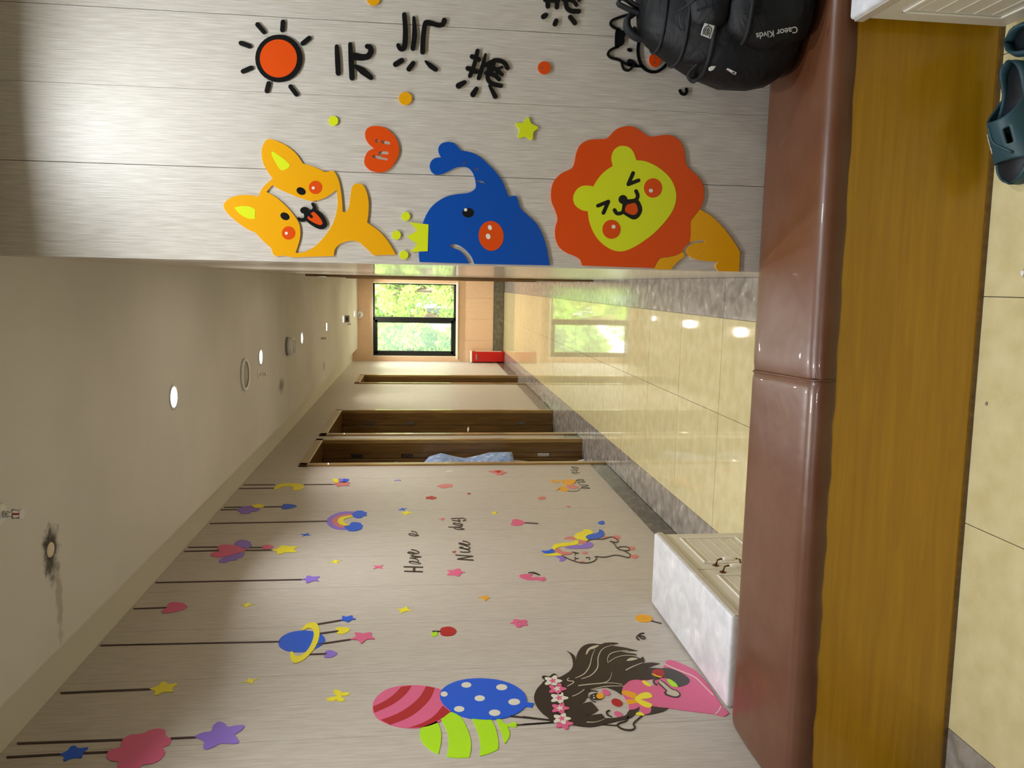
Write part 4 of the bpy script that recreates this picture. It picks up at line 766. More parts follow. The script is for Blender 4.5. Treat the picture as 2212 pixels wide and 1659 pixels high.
sprinkler(-.636, 2.14, 'sprinkler head at the picture edge beside the mould stain'); sprinkler(-.644, 5.42, 'sprinkler head beside the second corridor downlight'); sprinkler(-.634, 8.707, 'sprinkler head in the middle of the corridor', GREYP); sprinkler(-.635, 11.725, 'sprinkler head near the end of the corridor', GREYP)
t = empty('ceiling_patch', (-.825, 2.396, ZC)); tag(t, 'pale oval plug in the middle of the dark mould stain', 'cover'); lathe('plug', [(.024, -.0005), (.022, -.003), (.006, -.004)], base_mat('pale_plug', srgb(220,205,180), .7)[0], t, seg=24)
t = empty('ceiling_box', (-.545, 11.45, ZC)); tag(t, 'small grey box hanging from the ceiling near the window wall', 'box'); box('body', -.05, .05, -.04, .04, -.06, 0, GREYP, t, bevel=.003); box('socket', -.028, .028, -.046, -.039, -.045, -.018, plastic('acrylic_black', (12,13,15)), t)
t = empty('dome_camera', (-.57, YF, 2.50)); tag(t, 'white security camera on the wall above the window', 'camera'); lathe('base', [(.062, 0), (.062, -.025), (.05, -.045)], WHITEP, t, seg=28, axis='Y'); lathe('eyeball', [(.045, -.04), (.042, -.06), (.03, -.078), (.012, -.086)], WHITEP, t, seg=28, axis='Y')
for dx, dz in ((-.016, -.004), (.014, -.012)): lathe('lens', [(.010, 0), (.010, -.004), (.003, -.005)], plastic('acrylic_black', (12,13,15)), t, (dx, -.083, dz), 12, 'Y')

# ================================================================== BENCH
bn = empty('bench', (.1, 2.0, 0)); tag(bn, 'long built-in bench of yellow wood with brown leatherette seat', 'bench')
def K(o): return keep(o, bn)
BX0, BX1 = XL+.002, 2.2
def yfr(x): return 1.829+.0213*x
def prism(name, poly_xy, z0, z1, mat):
    bm = bmesh.new(); lo = [bm.verts.new((x, y, z0)) for x, y in poly_xy]; hi = [bm.verts.new((x, y, z1)) for x, y in poly_xy]; n = len(lo)
    bm.faces.new(lo[::-1]); bm.faces.new(hi)
    for i in range(n): bm.faces.new((lo[i], lo[(i+1)%n], hi[(i+1)%n], hi[i]))
    bmesh.ops.recalc_face_normals(bm, faces=bm.faces); return newobj(name, to_mesh(bm, name), mat)
K(prism('base', [(BX0, yfr(BX0)), (BX1, yfr(BX1)), (BX1, 2.17), (BX0, 2.17)], .004, .41, YWOOD))
K(prism('toe_strip', [(BX0, yfr(BX0)-.0035), (BX1, yfr(BX1)-.0035), (BX1, yfr(BX1)-.0002), (BX0, yfr(BX0)-.0002)], .0005, .012, DWOOD))
def cushion(x0, x1, xs0, xs1):
    """padded seat: rounded section swept along x, slightly uneven; x0/x1 at the back, xs0/xs1 at the front"""
    sec = []
    zt, zh = .446, .384
    yb, zb = 2.196, .38
    n = 60; bm = bmesh.new(); rings = []
    rnd = random.Random(int(x0*100)+5)
    for t in [0, .0006, .0018]+[i/n for i in range(1, n)]+[.9982, .9994, 1]:
        xb = x0+(x1-x0)*t; xf = xs0+(xs1-xs0)*t; yf = yfr(xf)-.006
        e = min(t, 1-t)*(x1-x0); pin = max(0, 1-e/.018)         # pinch at the seam
        dz = .0025*math.sin(xb*9)+.0015*math.sin(xb*23+1); hz = zh+.002*math.sin(xf*31)+.0015*math.sin(xf*70)
        if x0 < -1 and .2 < t < .35: dz += .006*math.sin((t-.2)/.15*math.pi)
        prof = [(yf+.004, hz), (yf-.002, hz+.002), (yf-.004, hz+.02), (yf-.001, zt-.022), (yf+.010, zt-.008), (yf+.026, zt+.001), (yf+.06, zt+.004), (2.0, zt+.006+dz), (2.1, zt+.004+dz), (yb-.02, zt+.001), (yb-.006, zt-.006), (yb, zt-.02), (yb, zb), (yf+.03, zb)]
        ring = []
        for j, (y, z) in enumerate(prof):
            f = (y-yf)/(yb-yf); x = xf+(xb-xf)*min(1, max(0, f))
            s = -.007*pin*pin if j not in (0, 12, 13) else 0
            nz = s if 3 < j < 11 else 0; ny = -s*.4 if j < 5 else 0
            ring.append(bm.verts.new((x, y+ny, z+nz)))
        rings.append(ring)
    m = len(rings[0])
    for a, b in zip(rings, rings[1:]):
        for k in range(m): bm.faces.new((a[k], a[(k+1)%m], b[(k+1)%m], b[k]))
    bm.faces.new(rings[0]); bm.faces.new(rings[-1]); bmesh.ops.recalc_face_normals(bm, faces=bm.faces)
    o = newobj('seat_cushion', to_mesh(bm, 'seat_cushion', True), LEATHER)
    md = o.modifiers.new('smooth', 'SUBSURF'); md.levels = 1; md.render_levels = 2
    return K(o)
XSB, XSF = at(1622, 800, 2, .446).x, at(1760, 822, 2, .44).x
K(prism('cushion_core', [(BX0, yfr(BX0)+.006), (BX1, yfr(BX1)+.006), (BX1, 2.185), (BX0, 2.185)], .4105, .436, LEATHER))
cushion(BX0, XSB+.003, BX0, XSF+.003); cushion(XSB-.003, BX1, XSF-.003, BX1)
K(tube('piping', [(XSF, yfr(XSF)-.008, .388), (XSF, yfr(XSF)-.009, .42), (XSF, yfr(XSF)+.004, .4415), (XSF+(XSB-XSF)*.3, 1.95, .4485), (XSF+(XSB-XSF)*.6, 2.05, .4495), (XSB, 2.17, .4465), (XSB, 2.192, .43)], .0032, LEATHER))

# ================================================================== CABINETS
def make_cabinet():
    t = empty('shoe_cabinet', (0, 0, 0))                 # front faces +x; local box .31 deep, .84 long, .42 high
    D, W, H = .31, .84, .425
    b = box('body', 0, D-.016, 0, W, .03, H-.03, CREAM, t, bevel=.002)
    box('plinth', .01, D-.03, .01, W-.01, 0, .03, GREYP, t)
    # worktop wrapped in marble film, soft folded edge
    box('worktop', -.0, D+.004, -.004, W+.004, H-.03, H, FILM, t, bevel=.009, seg=3, smooth=True)
    box('film_edge', D+.0035, D+.0065, .0, W, H-.034, H-.012, base_mat('film_fold', srgb(190,182,168), .15)[0], t)
    for (y0, y1, hy) in ((.006, W/2-.0025, W/2-.035), (W/2+.0025, W-.006, W/2+.035)):
        d = box('door', D-.016, D, y0, y1, .035, H-.04, CREAM, t, bevel=.003)
        cx, cy, cz = d.location
        def rel(o): o.location = Vector(o.location)-Vector(d.location); return o
        for (a0, a1, z0, z1) in ((y0+.055, y1-.055, .085, .093), (y0+.055, y1-.055, H-.098, H-.09), (y0+.055, y0+.063, .085, H-.09), (y1-.063, y1-.055, .085, H-.09)):
            rel(box('molding', D, D+.004, a0, a1, z0, z1, WHITE, d, bevel=.0015))
        for k in range(5):
            zz = .12+k*.046; rel(box('groove', D, D+.0012, y0+.07, y1-.07, zz, zz+.002, CREAM, d))
        h = tube('handle', [(D, hy, .30), (D+.022, hy, .295), (D+.026, hy, .28), (D+.026, hy, .22), (D+.022, hy, .205), (D, hy, .20)], .0035, BRONZE, d); h.location = -Vector(d.location)
        rel(lathe('handle_foot', [(.013, 0), (.011, .003)], BRONZE, d, (D, hy, .30), 16, 'X')); rel(lathe('handle_foot', [(.013, 0), (.011, .003)], BRONZE, d, (D, hy, .20), 16, 'X'))
        rel(lathe('ceramic_grip', [(.005, -.026), (.0085, -.014), (.0092, 0), (.0085, .014), (.005, .026)], WHITE, d, (D+.026, hy, .25), 14))
    return t
cab = make_cabinet(); cab.location = (XL+.006, 2.275, 0)
tag(cab, 'low white cabinet with marble film top beyond the bench by the mural wall', 'cabinet', 'low marble-topped cabinets')
c2_ = dup(cab, (.632+.315, 1.808, 0), math.pi); c2_.location = (.632+.314, 1.806, 0)
c2_['label'] = 'low white cabinet standing in front of the bench in the picture corner'

# ================================================================== FIRE BOX
t = empty('extinguisher_box', (-1.262, 13.42, 0)); tag(t, 'red metal fire extinguisher box on the floor under the window', 'box')
box('body', -.09, .09, -.09, .09, .0, .565, REDM, t, bevel=.006); box('lid', -.097, .097, -.097, .097, .565, .59, WHITE, t, bevel=.004); box('door', -.082, .082, -.095, -.0905, .02, .55, REDM, t, bevel=.002); hh = box('handle', -.05, .05, -.103, -.095, .475, .50, GREYP, t, bevel=.003); box('side_trim', .0905, .0935, -.06, .06, .05, .5, WHITE, t)

# ================================================================== BACKPACK
bp = empty('backpack', (.80, 2.02, .457)); tag(bp, 'black nylon backpack standing on the bench against the picture wall', 'backpack')
def sring(cx, cy, z, hx, hy, e=2.6, n=40, wob=0, ph=0):
    out = []
    for i in range(n):
        a = 2*math.pi*i/n; c, s = math.cos(a), math.sin(a)
        r = 1+wob*math.sin(5*a+ph+z*30)+wob*.6*math.sin(11*a+ph*2)
        out.append((cx+hx*r*math.copysign(abs(c)**(2/e), c), cy+hy*r*math.copysign(abs(s)**(2/e), s), z))
    return out
# sections in the pack's own frame (x right, y back, z up from the seat)
BS = [(.0,.03,.0,.16,.10),(.0,.03,.004,.20,.122),(.0,.03,.02,.24,.132),(0,.03,.05,.262,.136),(0,.032,.10,.272,.136),(0,.036,.17,.270,.132),(0,.042,.22,.256,.127),(.0,.048,.26,.238,.119),(.002,.056,.30,.213,.106),(.004,.066,.34,.188,.09),(.004,.074,.37,.166,.075),(.004,.08,.39,.136,.055),(.004,.083,.40,.08,.03)]
loft('body', [sring(cx, cy, z, hx, hy, 2.7, 48, .008, z*9) for cx, cy, z, hx, hy in BS], NYLON, bp)
PS = [(-.01,-.07,.006,.12,.05),(-.01,-.082,.02,.17,.068),(-.012,-.09,.08,.195,.073),(-.014,-.088,.14,.19,.07),(-.014,-.08,.185,.175,.06),(-.014,-.07,.21,.15,.045),(-.014,-.062,.22,.10,.03)]
pk = loft('front_pocket', [sring(cx, cy, z, hx, hy, 2.4, 40, .01, 1) for cx, cy, z, hx, hy in PS], NYLON, bp)
PS = [(0,-.055,.205,.13,.04),(0,-.06,.222,.155,.05),(0,-.052,.255,.155,.05),(.002,-.035,.29,.14,.042),(.004,-.015,.315,.11,.025)]
loft('top_pocket', [sring(cx, cy, z, hx, hy, 2.4, 40, .012, 2) for cx, cy, z, hx, hy in PS], NYLON, bp)
def ringtube(name, z, f=1.01, r=.004, mat=WEB, dy=0, dz=0):
    for a, b in zip(BS, BS[1:]):
        if a[2] <= z <= b[2]:
            t_ = (z-a[2])/(b[2]-a[2]); v = [a[i]+(b[i]-a[i])*t_ for i in range(5)]
            pts = sring(v[0], v[1], z, v[3]*f, v[4]*f, 2.7, 48)
            pts = [(p[0], p[1], p[2]+dz*math.cos((p[1]-v[1])/v[4])) for p in pts]
            tube(name, pts+[pts[0]], r, mat, bp, 6)
            return
ringtube('zip_line', .30, 1.012, .0045); ringtube('seam', .35, 1.012, .004); ringtube('compression_strap', .24, 1.012, .006)
tube('pocket_zip', [(p[0], p[1]-.001, p[2]) for p in sring(-.014, -.085, .178, .182, .066, 2.4, 40)[20:40]], .0045, WEB, bp, 6)
# carrying loop and shoulder strap top
def band(name, pts, wid, th, mat, parent):
    pts = [Vector(p) for p in crm3(pts)]; bm = bmesh.new(); rings = []
    for i, p in enumerate(pts):
        tdir = (pts[min(i+1, len(pts)-1)]-pts[max(i-1, 0)]).normalized(); side = Vector((0, 1, 0)).cross(tdir); side = side.normalized() if side.length > 1e-3 else Vector((1, 0, 0))
        wv = Vector((0, 1, 0)); rings.append([bm.verts.new(p+wv*wid/2*s1+side*th/2*s2) for s1, s2 in ((-1,-1),(1,-1),(1,1),(-1,1))])
    for a_, b_ in zip(rings, rings[1:]):
        for k in range(4): bm.faces.new((a_[k], a_[(k+1)%4], b_[(k+1)%4], b_[k]))
    bm.faces.new(rings[0]); bm.faces.new(rings[-1]); bmesh.ops.recalc_face_normals(bm, faces=bm.faces)
    return newobj(name, to_mesh(bm, name, True), mat, parent)
def crm3(P, n=5):
    out = []
    for i in range(len(P)-1):
        p0, p1, p2, p3 = P[max(i-1,0)], P[i], P[i+1], P[min(i+2, len(P)-1)]
        for k in range(n):
            t_ = k/n; out.append(tuple(.5*((2*p1[j])+(-p0[j]+p2[j])*t_+(2*p0[j]-5*p1[j]+4*p2[j]-p3[j])*t_*t_+(-p0[j]+3*p1[j]-3*p2[j]+p3[j])*t_**3) for j in range(3)))
    out.append(P[-1]); return out
def W(px, py, yy):                            # room point on the plane y = yy, in the pack's frame
    q = at(px, py, 1, yy); return (q.x-.80, q.y-2.02, q.z-.452)
band('carry_handle', [W(1402, 84, 2.12), W(1378, 80, 2.12), W(1360, 62, 2.12), W(1360, 40, 2.12), W(1378, 26, 2.12), W(1400, 8, 2.12), W(1412, -12, 2.12)], .026, .014, WEB, bp)
band('hanging_tab', [W(1385, 30, 2.1), W(1362, 20, 2.1), W(1342, 10, 2.1), W(1340, 2, 2.1), W(1352, -4, 2.1), W(1375, 12, 2.1), W(1392, 20, 2.1)], .022, .006, WEB, bp)
band('shoulder_strap', [W(1400, 30, 2.14), W(1395, 0, 2.16), W(1420, -60, 2.17), W(1500, -120, 2.17)], .05, .014, NYLON, bp)
tube('cord', [W(1470, 25, 1.95), W(1500, 5, 1.9), W(1530, -20, 1.89)], .003, WEB, bp, 6)
band('side_strap', [W(1508, 140, 1.99), W(1492, 158, 2.02), W(1496, 170, 2.05), W(1508, 166, 2.06)], .02, .004, WEB, bp)
# badge, lettering, zip pulls lie on the front
WHT = base_mat('reflective_white', srgb(235,240,240), .35)[0]
def frontplate(name, pts, yy, mat, th=.003, parent=bp):
    q = [W(x, y, yy+(dy if isinstance(dy, float) else 0)) for x, y, dy in pts]
    bm = bmesh.new(); f = [bm.verts.new(p) for p in q]; b_ = [bm.verts.new((p[0], p[1]+th, p[2])) for p in q]; n = len(f)
    bm.faces.new(f); bm.faces.new(b_)
    for i in range(n): bm.faces.new((f[i], f[(i+1)%n], b_[(i+1)%n], b_[i]))
    bmesh.ops.recalc_face_normals(bm, faces=bm.faces); return newobj(name, to_mesh(bm, name), mat, parent)
BY = 1.90
bad = frontplate('badge', [(1527,50,0.),(1548,56,0.),(1540,83,0.),(1519,75,0.),(1522,62,0.)], BY, WHT)
def badge_line(pts, nm='badge_mark'): tube(nm, crm3([W(1500+x/6.144, y/6.144, BY-.001) for x, y in pts], 3), .0009, WEB, bp, 6)
badge_line([(212,325),(212,350),(180,355),(150,400),(138,465)]); badge_line([(212,350),(245,365),(255,400),(235,450),(222,505)])
badge_line([(192,375),(172,400),(165,440),(185,470),(210,455),(222,400),(215,375)]); badge_line([(205,385),(192,430),(200,450)])
pull = frontplate('zip_pull', [(1536,146,0.),(1541,143,0.),(1551,143,0.),(1545,151,0.),(1540,153,0.),(1536,152,0.)], 1.91, WHT, .003)
frontplate('zip_pull', [(1573,150,0.),(1576,147,0.),(1595,157,0.),(1594,161,0.),(1590,161,0.)], 1.895, CHROME, .003)
frontplate('zip_pull_slot', [(1585,156,0.),(1588,155,0.),(1594,158.5,0.),(1591,160,0.)], 1.8945, WEB, .001)
def text_mesh(txt, size):
    cu = bpy.data.curves.new('t', 'FONT'); cu.body = txt; cu.size = size; cu.extrude = .0006; cu.align_x = 'CENTER'; cu.align_y = 'CENTER'; cu.offset = size*.012
    o = bpy.data.objects.new('t', cu); COL.objects.link(o); dg = bpy.context.evaluated_depsgraph_get()
    me = bpy.data.meshes.new_from_object(o.evaluated_get(dg)); bpy.data.objects.remove(o); return me
tm = text_mesh('Caeor Kivds', .0335)
tx = newobj('lettering', tm, base_mat('grey_print', srgb(190,190,190), .5)[0], bp)
pA, pB = Vector(W(1727, 63, 1.855)), Vector(W(1638, 78, 1.855))      # from C to s, reading upwards
ex = (pB-pA).normalized(); ez = Vector((0, -1, 0)); ey = ez.cross(ex).normalized(); ez = ex.cross(ey)
mtx = Matrix((ex, ey, ez)).transposed().to_4x4(); mtx.translation = (pA+pB)/2
for v in tm.vertices: v.co = mtx @ v.co
sc = (pB-pA).length/(max(v.co.dot(ex) for v in tm.vertices)-min(v.co.dot(ex) for v in tm.vertices))
mid = (pA+pB)/2
for v in tm.vertices: v.co = mid+(v.co-mid)*sc

# ================================================================== CLOGS
def make_clog():
    t = empty('clog', (0, 0, 0))              # toe towards +x, length .285
    def half(x, side):                        # outline half width of a right-ish foot
        u = x/.285
        w = .036+.018*math.sin(min(1, max(0, (u-.25)/.75))*math.pi*.78) if u > .25 else .036
        end = 1-max(0, (u-.80)/.20)**2.2 if u > .80 else (1-max(0, (.12-u)/.12)**2.0 if u < .12 else 1)
        return w*max(.02, end)**.5*(1.06 if side > 0 else .96)
    n = 30
    def outline(f, z): return [(x, half(x, 1)*f, z) for x in [.285*i/n for i in range(n+1)]]+[(x, -half(x, -1)*f, z) for x in [.285*i/n for i in range(n, -1, -1)]]
    loft('sole', [outline(.93, 0), outline(1.0, .006), outline(1.03, .018), outline(1.0, .028), outline(.86, .030)], TEAL, t)
    loft('footbed', [outline(.84, .0295), outline(.82, .031)], TEALD, t)
    # rim wall round the heel
    def wall(xs, hs, name):
        bm = bmesh.new(); prev = None
        for side, sgn in ((xs, 1), (xs[::-1], -1)):
            for x in side:
                h = hs(x); w = half(x, sgn)
                sec = [bm.verts.new((x, sgn*(w+.001), .02)), bm.verts.new((x, sgn*(w+.003), .02+h*.6)), bm.verts.new((x, sgn*(w-.004), .025+h)), bm.verts.new((x, sgn*(w-.010), .024+h)), bm.verts.new((x, sgn*(w-.008), .022))]
                if prev:
                    for k in range(5): bm.faces.new((prev[k], prev[(k+1)%5], sec[(k+1)%5], sec[k]))
                prev = sec
        bmesh.ops.recalc_face_normals(bm, faces=bm.faces); return newobj(name, to_mesh(bm, name, True), TEAL, t)
    wall([.14-.14*i/14 for i in range(15)], lambda x: .012+.02*math.exp(-(x/.05)**2)+.03*max(0, (x-.09)/.05)**1.5*.4, 'heel_rim')
    wall([.285*k/20 for k in range(15, 21)], lambda x: .008, 'toe_rim')
    # vamp: arch over the foot from x=.125 to x=.235 with a slot vent
    m, q = 22, 26
    def vpt(i, j, off):
        u = i/m; v = j/q; ang = math.pi*v
        xf = (.142-.085*(1-math.sin(ang))**1.3)*(1-u)+.232*u
        hgt = (.086-.036*u**1.3)
        w = half(min(.284, xf), 1 if math.cos(ang) > 0 else -1)+.004-off
        return Vector((xf, w*math.copysign(abs(math.cos(ang))**.85, math.cos(ang)), .016+(hgt-.016-off)*abs(math.sin(ang))**.9))
    bm = bmesh.new(); A = [[bm.verts.new(vpt(i, j, 0)) for j in range(q+1)] for i in range(m+1)]; Bv = [[bm.verts.new(vpt(i, j, .0055)) for j in range(q+1)] for i in range(m+1)]
    def gone(i, j): return 6 <= i <= 13 and j in (8, 9) or 8 <= i <= 13 and j in (17, 18)
    def quad(a, b, c, d):
        bm.faces.new((a, b, c, d))
    for i in range(m):
        for j in range(q):
            if gone(i, j): continue
            quad(A[i][j], A[i+1][j], A[i+1][j+1], A[i][j+1]); quad(Bv[i][j], Bv[i][j+1], Bv[i+1][j+1], Bv[i+1][j])
            for (di, dj, p1, p2) in ((-1, 0, (i, j), (i, j+1)), (1, 0, (i+1, j), (i+1, j+1)), (0, -1, (i, j), (i+1, j)), (0, 1, (i, j+1), (i+1, j+1))):
                ii, jj = i+di, j+dj
                if not (0 <= ii < m and 0 <= jj < q) or gone(ii, jj): quad(A[p1[0]][p1[1]], A[p2[0]][p2[1]], Bv[p2[0]][p2[1]], Bv[p1[0]][p1[1]])
    bmesh.ops.recalc_face_normals(bm, faces=bm.faces); v = newobj('vamp', to_mesh(bm, 'vamp', True), TEAL, t)
    rib = []
    for k in range(13):
        u = k/12; rib.append(vpt(2+17*u, 14.5-.5*u-6*max(0, u-.45)**1.6*2.2, -.0008))
    tube('ridge', rib, .0035, TEAL, t, 8)
    return t, vpt, m, q
cl, vpt, vm, vq = make_clog()
tag(cl, 'teal rubber clog in front, toe pointing along the bench', 'shoe', 'pair of teal rubber clogs')
cl.location = (.545, 1.752, .0005); cl.rotation_euler = (0, 0, R(180+3))
cm = text_mesh('NBHMSEC', .0105)
ct = newobj('lettering', cm, WHT, cl)
c0, c1_, c2v = vpt(19, 3, -.001), vpt(4, 3, -.001), vpt(11, 5, -.001)
BARK0 = base_mat('dark_crumb', srgb(70,48,24), .9)[0]
c0 = None
for v in cm.vertices:
    tx_, ty_, tz_ = v.co; v.co = vpt(11.5-tx_/.0045, 16.6+ty_/.0065, -.0012-(tz_+.0006)*.5)
cl2 = dup(cl, (.591, 1.768, .0005), R(-97)); cl2['label'] = 'teal rubber clog at the picture corner, against the white cabinet'

# ================================================================== PERSON in the first doorway
per = empty('person', (-1.62, 6.36, .002)); tag(per, 'person in pale blue patterned smock and white trousers standing in the nearest doorway', 'person')
def skinned(name, joints, edges, mat, parent, lv=2):
    me = bpy.data.meshes.new(name); me.from_pydata([j[0] for j in joints], edges, [])
    o = bpy.data.objects.new(name, me); COL.objects.link(o)
    md = o.modifiers.new('skin', 'SKIN'); md.use_smooth_shade = True
    for i, j in enumerate(joints):
        sv = me.skin_vertices[0].data[i]; sv.radius = (j[1], j[2] if len(j) > 2 else j[1]); sv.use_root = (i == 0)
    o.modifiers.new('sub', 'SUBSURF').levels = lv
    dg = bpy.context.evaluated_depsgraph_get(); m2 = bpy.data.meshes.new_from_object(o.evaluated_get(dg)); bpy.data.objects.remove(o)
    for p in m2.polygons: p.use_smooth = True
    return newobj(name, m2, mat, parent)
# faces -x (into the room), so x- is forward
J = [((0,0,.92),.12,.15), ((.0,0,1.08),.105,.135), ((.0,0,1.25),.11,.15), ((-.01,0,1.40),.07,.10), ((-.02,0,1.47),.048), ((-.03,0,1.53),.05), ((-.03,0,1.60),.085,.075), ((-.03,0,1.67),.07,.062),
     ((0,.16,1.38),.055), ((.01,.20,1.14),.042), ((-.09,.19,.93),.032), ((-.13,.18,.86),.03),
     ((0,-.16,1.38),.055), ((.01,-.20,1.14),.042), ((-.09,-.19,.93),.032), ((-.13,-.18,.86),.03),
     ((0,.09,.80),.085), ((0,.095,.48),.058), ((.015,.10,.10),.042), ((-.10,.105,.035),.034),
     ((0,-.09,.80),.085), ((0,-.095,.48),.058), ((.015,-.10,.10),.042), ((-.10,-.105,.035),.034)]
E_ = [(0,1),(1,2),(2,3),(3,4),(4,5),(5,6),(6,7),(3,8),(8,9),(9,10),(10,11),(3,12),(12,13),(13,14),(14,15),(0,16),(16,17),(17,18),(18,19),(0,20),(20,21),(21,22),(22,23)]
SKIN = base_mat('skin', srgb(205,160,130), .5)[0]
skinned('body', J, E_, SKIN, per)
for sy in (-1, 1):
    for k, (dy, ln) in enumerate(((-.022,.055),(-.008,.066),(.007,.062),(.02,.05))): skinned('finger', [((-.135,sy*.18+dy,.845),.009),((-.15,sy*.18+dy,.845-ln*.5),.008),((-.155,sy*.18+dy,.845-ln),.006)], [(0,1),(1,2)], SKIN, per, 1)
    skinned('thumb', [((-.15,sy*.165,.87),.011),((-.175,sy*.16,.845),.009),((-.18,sy*.16,.82),.007)], [(0,1),(1,2)], SKIN, per, 1)
def mat_smock():
    m, nt, p = base_mat('blue_print_cloth', srgb(150,175,215), .8)
    n, r = noise_col(nt, p, 26, srgb(122,150,200), srgb(172,190,222), detail=2, obj=True)
    e = r.color_ramp.elements.new(.72); e.color = srgb(215,222,235); return m
SM = mat_smock()
def er(cx, cy, z, hx, hy, n=36): return [(cx+hx*math.cos(2*math.pi*k/n), cy+hy*math.sin(2*math.pi*k/n), z) for k in range(n)]
loft('smock', [er(.035,0,.66,.17,.21), er(.03,0,.70,.175,.215), er(.03,0,.85,.172,.205), er(.02,0,.98,.15,.185), er(.015,0,1.06,.14,.175), er(.02,0,1.15,.152,.185), er(.035,0,1.26,.165,.20), er(.025,0,1.36,.145,.19), er(.0,0,1.42,.10,.14), er(-.01,0,1.455,.065,.07)], SM, per)
WP = base_mat('white_cloth', srgb(220,220,222), .8)[0]
for sy in (-1, 1):
    loft('sleeve', [er(.0,sy*.15,1.40,.06,.06,20), er(.005,sy*.19,1.32,.068,.06,20), er(.012,sy*.212,1.16,.058,.054,20), er(.012,sy*.215,1.12,.056,.052,20)], SM, per)
    loft('trouser_leg', [er(.02,sy*.085,.90,.12,.10,24), er(.015,sy*.09,.72,.115,.10,24), er(.012,sy*.095,.45,.085,.08,24), er(.02,sy*.10,.12,.072,.07,24), er(.02,sy*.10,.085,.072,.07,24)], WP, per)
    loft('shoe', [er(-.02,sy*.105,0,.135,.048,24), er(-.02,sy*.105,.02,.14,.05,24), er(-.015,sy*.105,.045,.13,.046,24), er(.02,sy*.103,.075,.085,.042,24), er(.03,sy*.102,.095,.05,.036,24)], WHITEP, per)
hair = base_mat('black_hair', srgb(22,18,16), .5)[0]
def sph(name, c, r, mat, parent, z0=None):
    bm = bmesh.new(); bmesh.ops.create_uvsphere(bm, u_segments=24, v_segments=16, radius=1)
    for v in bm.verts: v.co = Vector((c[0]+v.co.x*r[0], c[1]+v.co.y*r[1], c[2]+v.co.z*r[2]))
    return newobj(name, to_mesh(bm, name, True), mat, parent)
sph('hair', (-.005,0,1.645), (.10,.092,.105), hair, per); sph('hair_bun', (.10,0,1.62), (.04,.045,.04), hair, per)
for sy in (-1, 1): sph('ear', (-.025,sy*.088,1.59), (.018,.009,.028), SKIN, per); sph('eye', (-.112,sy*.032,1.605), (.008,.012,.007), hair, per)
loft('nose', [er(-.112,0,1.60,.006,.006,10), er(-.122,0,1.575,.012,.012,10), er(-.114,0,1.56,.009,.013,10)], SKIN, per); tube('mouth', [(-.108,-.022,1.538),(-.114,0,1.535),(-.108,.022,1.538)], .004, base_mat('lips', srgb(170,90,85), .4)[0], per)

# crumbs on the lobby floor
for (px, py, r, m_, lab) in ((2127, 560, .0045, BARK0, 'dark brown crumb on the floor in front of the bench'), (2210, 590, .006, WHITE, 'white scrap at the picture edge on the cream floor'), (2131, 872, .0035, GREYP, 'small grey pebble close to the bench base')):
    q = at(px, py, 2, .001); bm = bmesh.new(); bmesh.ops.create_icosphere(bm, subdivisions=2, radius=r)
    for v in bm.verts: v.co = Vector((v.co.x*1.5, v.co.y, v.co.z*.5+r*.5))*(1+.15*math.sin(v.co.x*900+v.co.y*700))
    o = newobj('crumb', to_mesh(bm, 'crumb', True), m_, None, (q.x, q.y, 0)); tag(o, lab, 'crumb', 'crumbs on the lobby floor')
# ================================================================== OUTSIDE THE WINDOW
g = box('ground', -9, 9, YF+.3, 34, -1.6, -1.5, base_mat('garden_soil', srgb(120,120,90), .9)[0]); tag(g, kind='structure')
def leafmat(name, c1, c2):
    m, nt, p = base_mat(name, c1, .5); noise_col(nt, p, 2.2, c1, c2, detail=3)
    p.inputs['Subsurface Weight'].default_value = 0
    tl = nt.nodes.new('ShaderNodeBsdfTranslucent'); tl.inputs[0].default_value = c2; mx = nt.nodes.new('ShaderNodeMixShader'); mx.inputs[0].default_value = .4
    nt.links.new(p.outputs[0], mx.inputs[1]); nt.links.new(tl.outputs[0], mx.inputs[2]); nt.links.new(mx.outputs[0], nt.nodes['Material Output'].inputs[0]); return m
LG, LG2 = leafmat('leaf_green', srgb(96,140,52), srgb(150,190,70)), leafmat('leaf_yellow_green', srgb(135,165,70), srgb(190,208,110))
BARK = base_mat('bark', srgb(105,88,66), .9)[0]
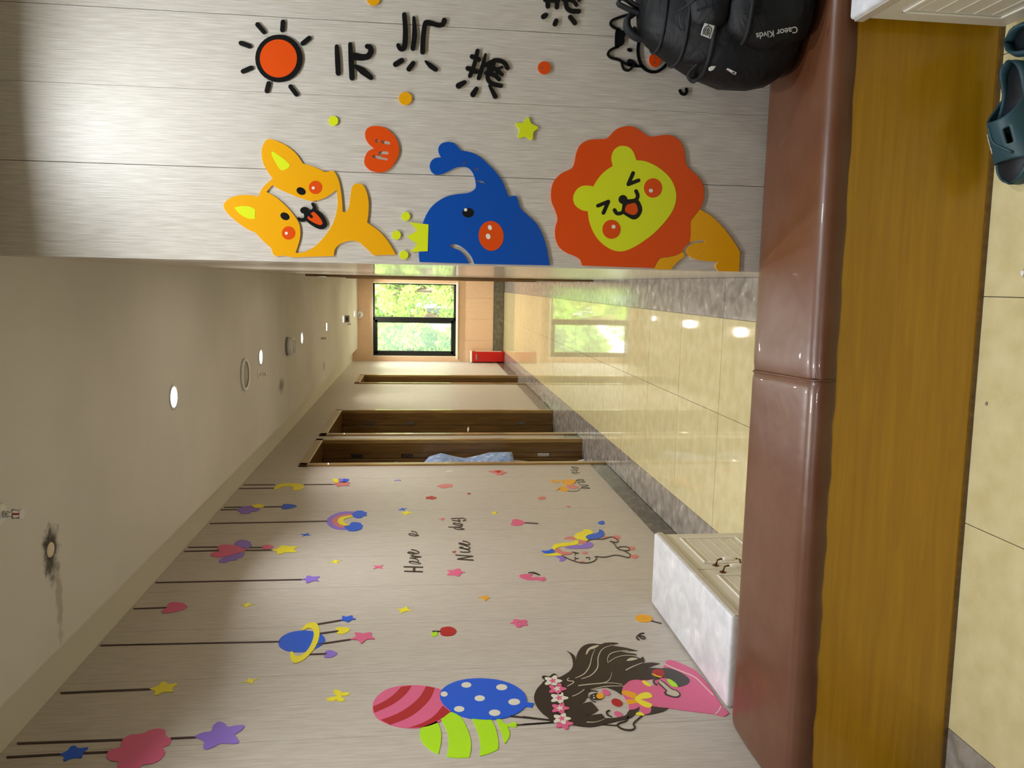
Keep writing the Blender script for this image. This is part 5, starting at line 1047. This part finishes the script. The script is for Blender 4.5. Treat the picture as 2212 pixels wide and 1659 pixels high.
def tree(label, x, y, z0, h, rad, nl, mat, seed, lsz=.055):
    rnd = random.Random(seed); t = empty('tree', (x, y, z0)); tag(t, label, 'tree', 'garden trees outside the window')
    bm = bmesh.new(); tube_into(bm, [(0,0,0),(.05,.02,h*.35),(-.03,.05,h*.7),(.02,0,h*.95)], [.09,.07,.05,.02], 8)
    tips = []
    for k in range(14):
        a = rnd.uniform(0, 6.28); zz = h*rnd.uniform(.25,.9); r = rad*rnd.uniform(.5,.95); tip = (r*math.cos(a), r*math.sin(a), zz+r*.4); tips.append(tip)
        tube_into(bm, [(0,0,zz*.85),(tip[0]*.5,tip[1]*.5,zz),tip], [.03,.02,.008], 6)
    newobj('trunk', to_mesh(bm, 'trunk', True), BARK, t)
    vs, fs = [], []
    cl_ = [(Vector(p), rnd.uniform(.25,.5)*rad) for p in tips]+[(Vector((rnd.gauss(0,.45)*rad, rnd.gauss(0,.45)*rad, h*rnd.uniform(.2,1.0))), .4*rad) for _ in range(16)]
    for i in range(nl):
        c, r = rnd.choice(cl_); p = c+Vector((rnd.gauss(0,1), rnd.gauss(0,1), rnd.gauss(0,1))).normalized()*r*rnd.uniform(.5,1)
        d = Vector((rnd.uniform(-1,1), rnd.uniform(-1,1), rnd.uniform(-1,.5))).normalized(); s = d.orthogonal().normalized(); s.rotate(Matrix.Rotation(rnd.uniform(0,6.28), 3, d)); nrm = d.cross(s); l = lsz*rnd.uniform(.7,1.4)
        b = len(vs); vs += [p, p+d*l*.5+s*l*.28, p+d*l, p+d*l*.5-s*l*.28, p+d*l*.5-nrm*l*.08]; fs += [(b,b+1,b+4),(b+1,b+2,b+4),(b+2,b+3,b+4),(b+3,b,b+4)]
    me = bpy.data.meshes.new('foliage'); me.from_pydata(vs, [], fs); f = newobj('foliage', me, mat, t); f['kind'] = 'stuff'
tree('bright yellow-green tree seen through the clear pane', -.12, 15.7, -1.5, 4.1, .44, 9000, LG2, 1, .075)
tree('green bush close to the hazy pane', -1.4, 15.7, -1.5, 3.9, .5, 13000, LG, 2, .12)
tree('tall green tree behind the window mullion', -.8, 18.6, -1.5, 5.4, 1.0, 12000, LG, 3, .1)
hb = empty('house', (-.4, 22.4, -1.5)); tag(hb, 'pale house with arched dark windows behind the trees', 'building')
PW = base_mat('pale_render', srgb(225,220,205), .8)[0]
box('wall', -6, 6, 0, .4, 0, 4.2, PW, hb); box('roof', -6.3, 6.3, -.3, .7, 4.2, 4.4, base_mat('roof_grey', srgb(150,140,130), .8)[0], hb)
DG = base_mat('dark_glass', srgb(60,66,64), .15)[0]
for k in range(7):
    xx = -4.6+k*1.35
    wdw = lathe('window', [(.3,-.01),(.3,-.03),(.001,-.031)], WHITE, hb, (xx, 0, 3.0), 28, 'Y', False)
    box('window_surround', xx-.3, xx+.3, -.03, -.01, 1.9, 3.0, WHITE, hb); box('pane', xx-.23, xx+.23, -.045, -.03, 1.95, 3.0, DG, hb); lathe('pane', [(.23,-.031),(.23,-.045),(.001,-.046)], DG, hb, (xx, 0, 3.0), 24, 'Y', False)
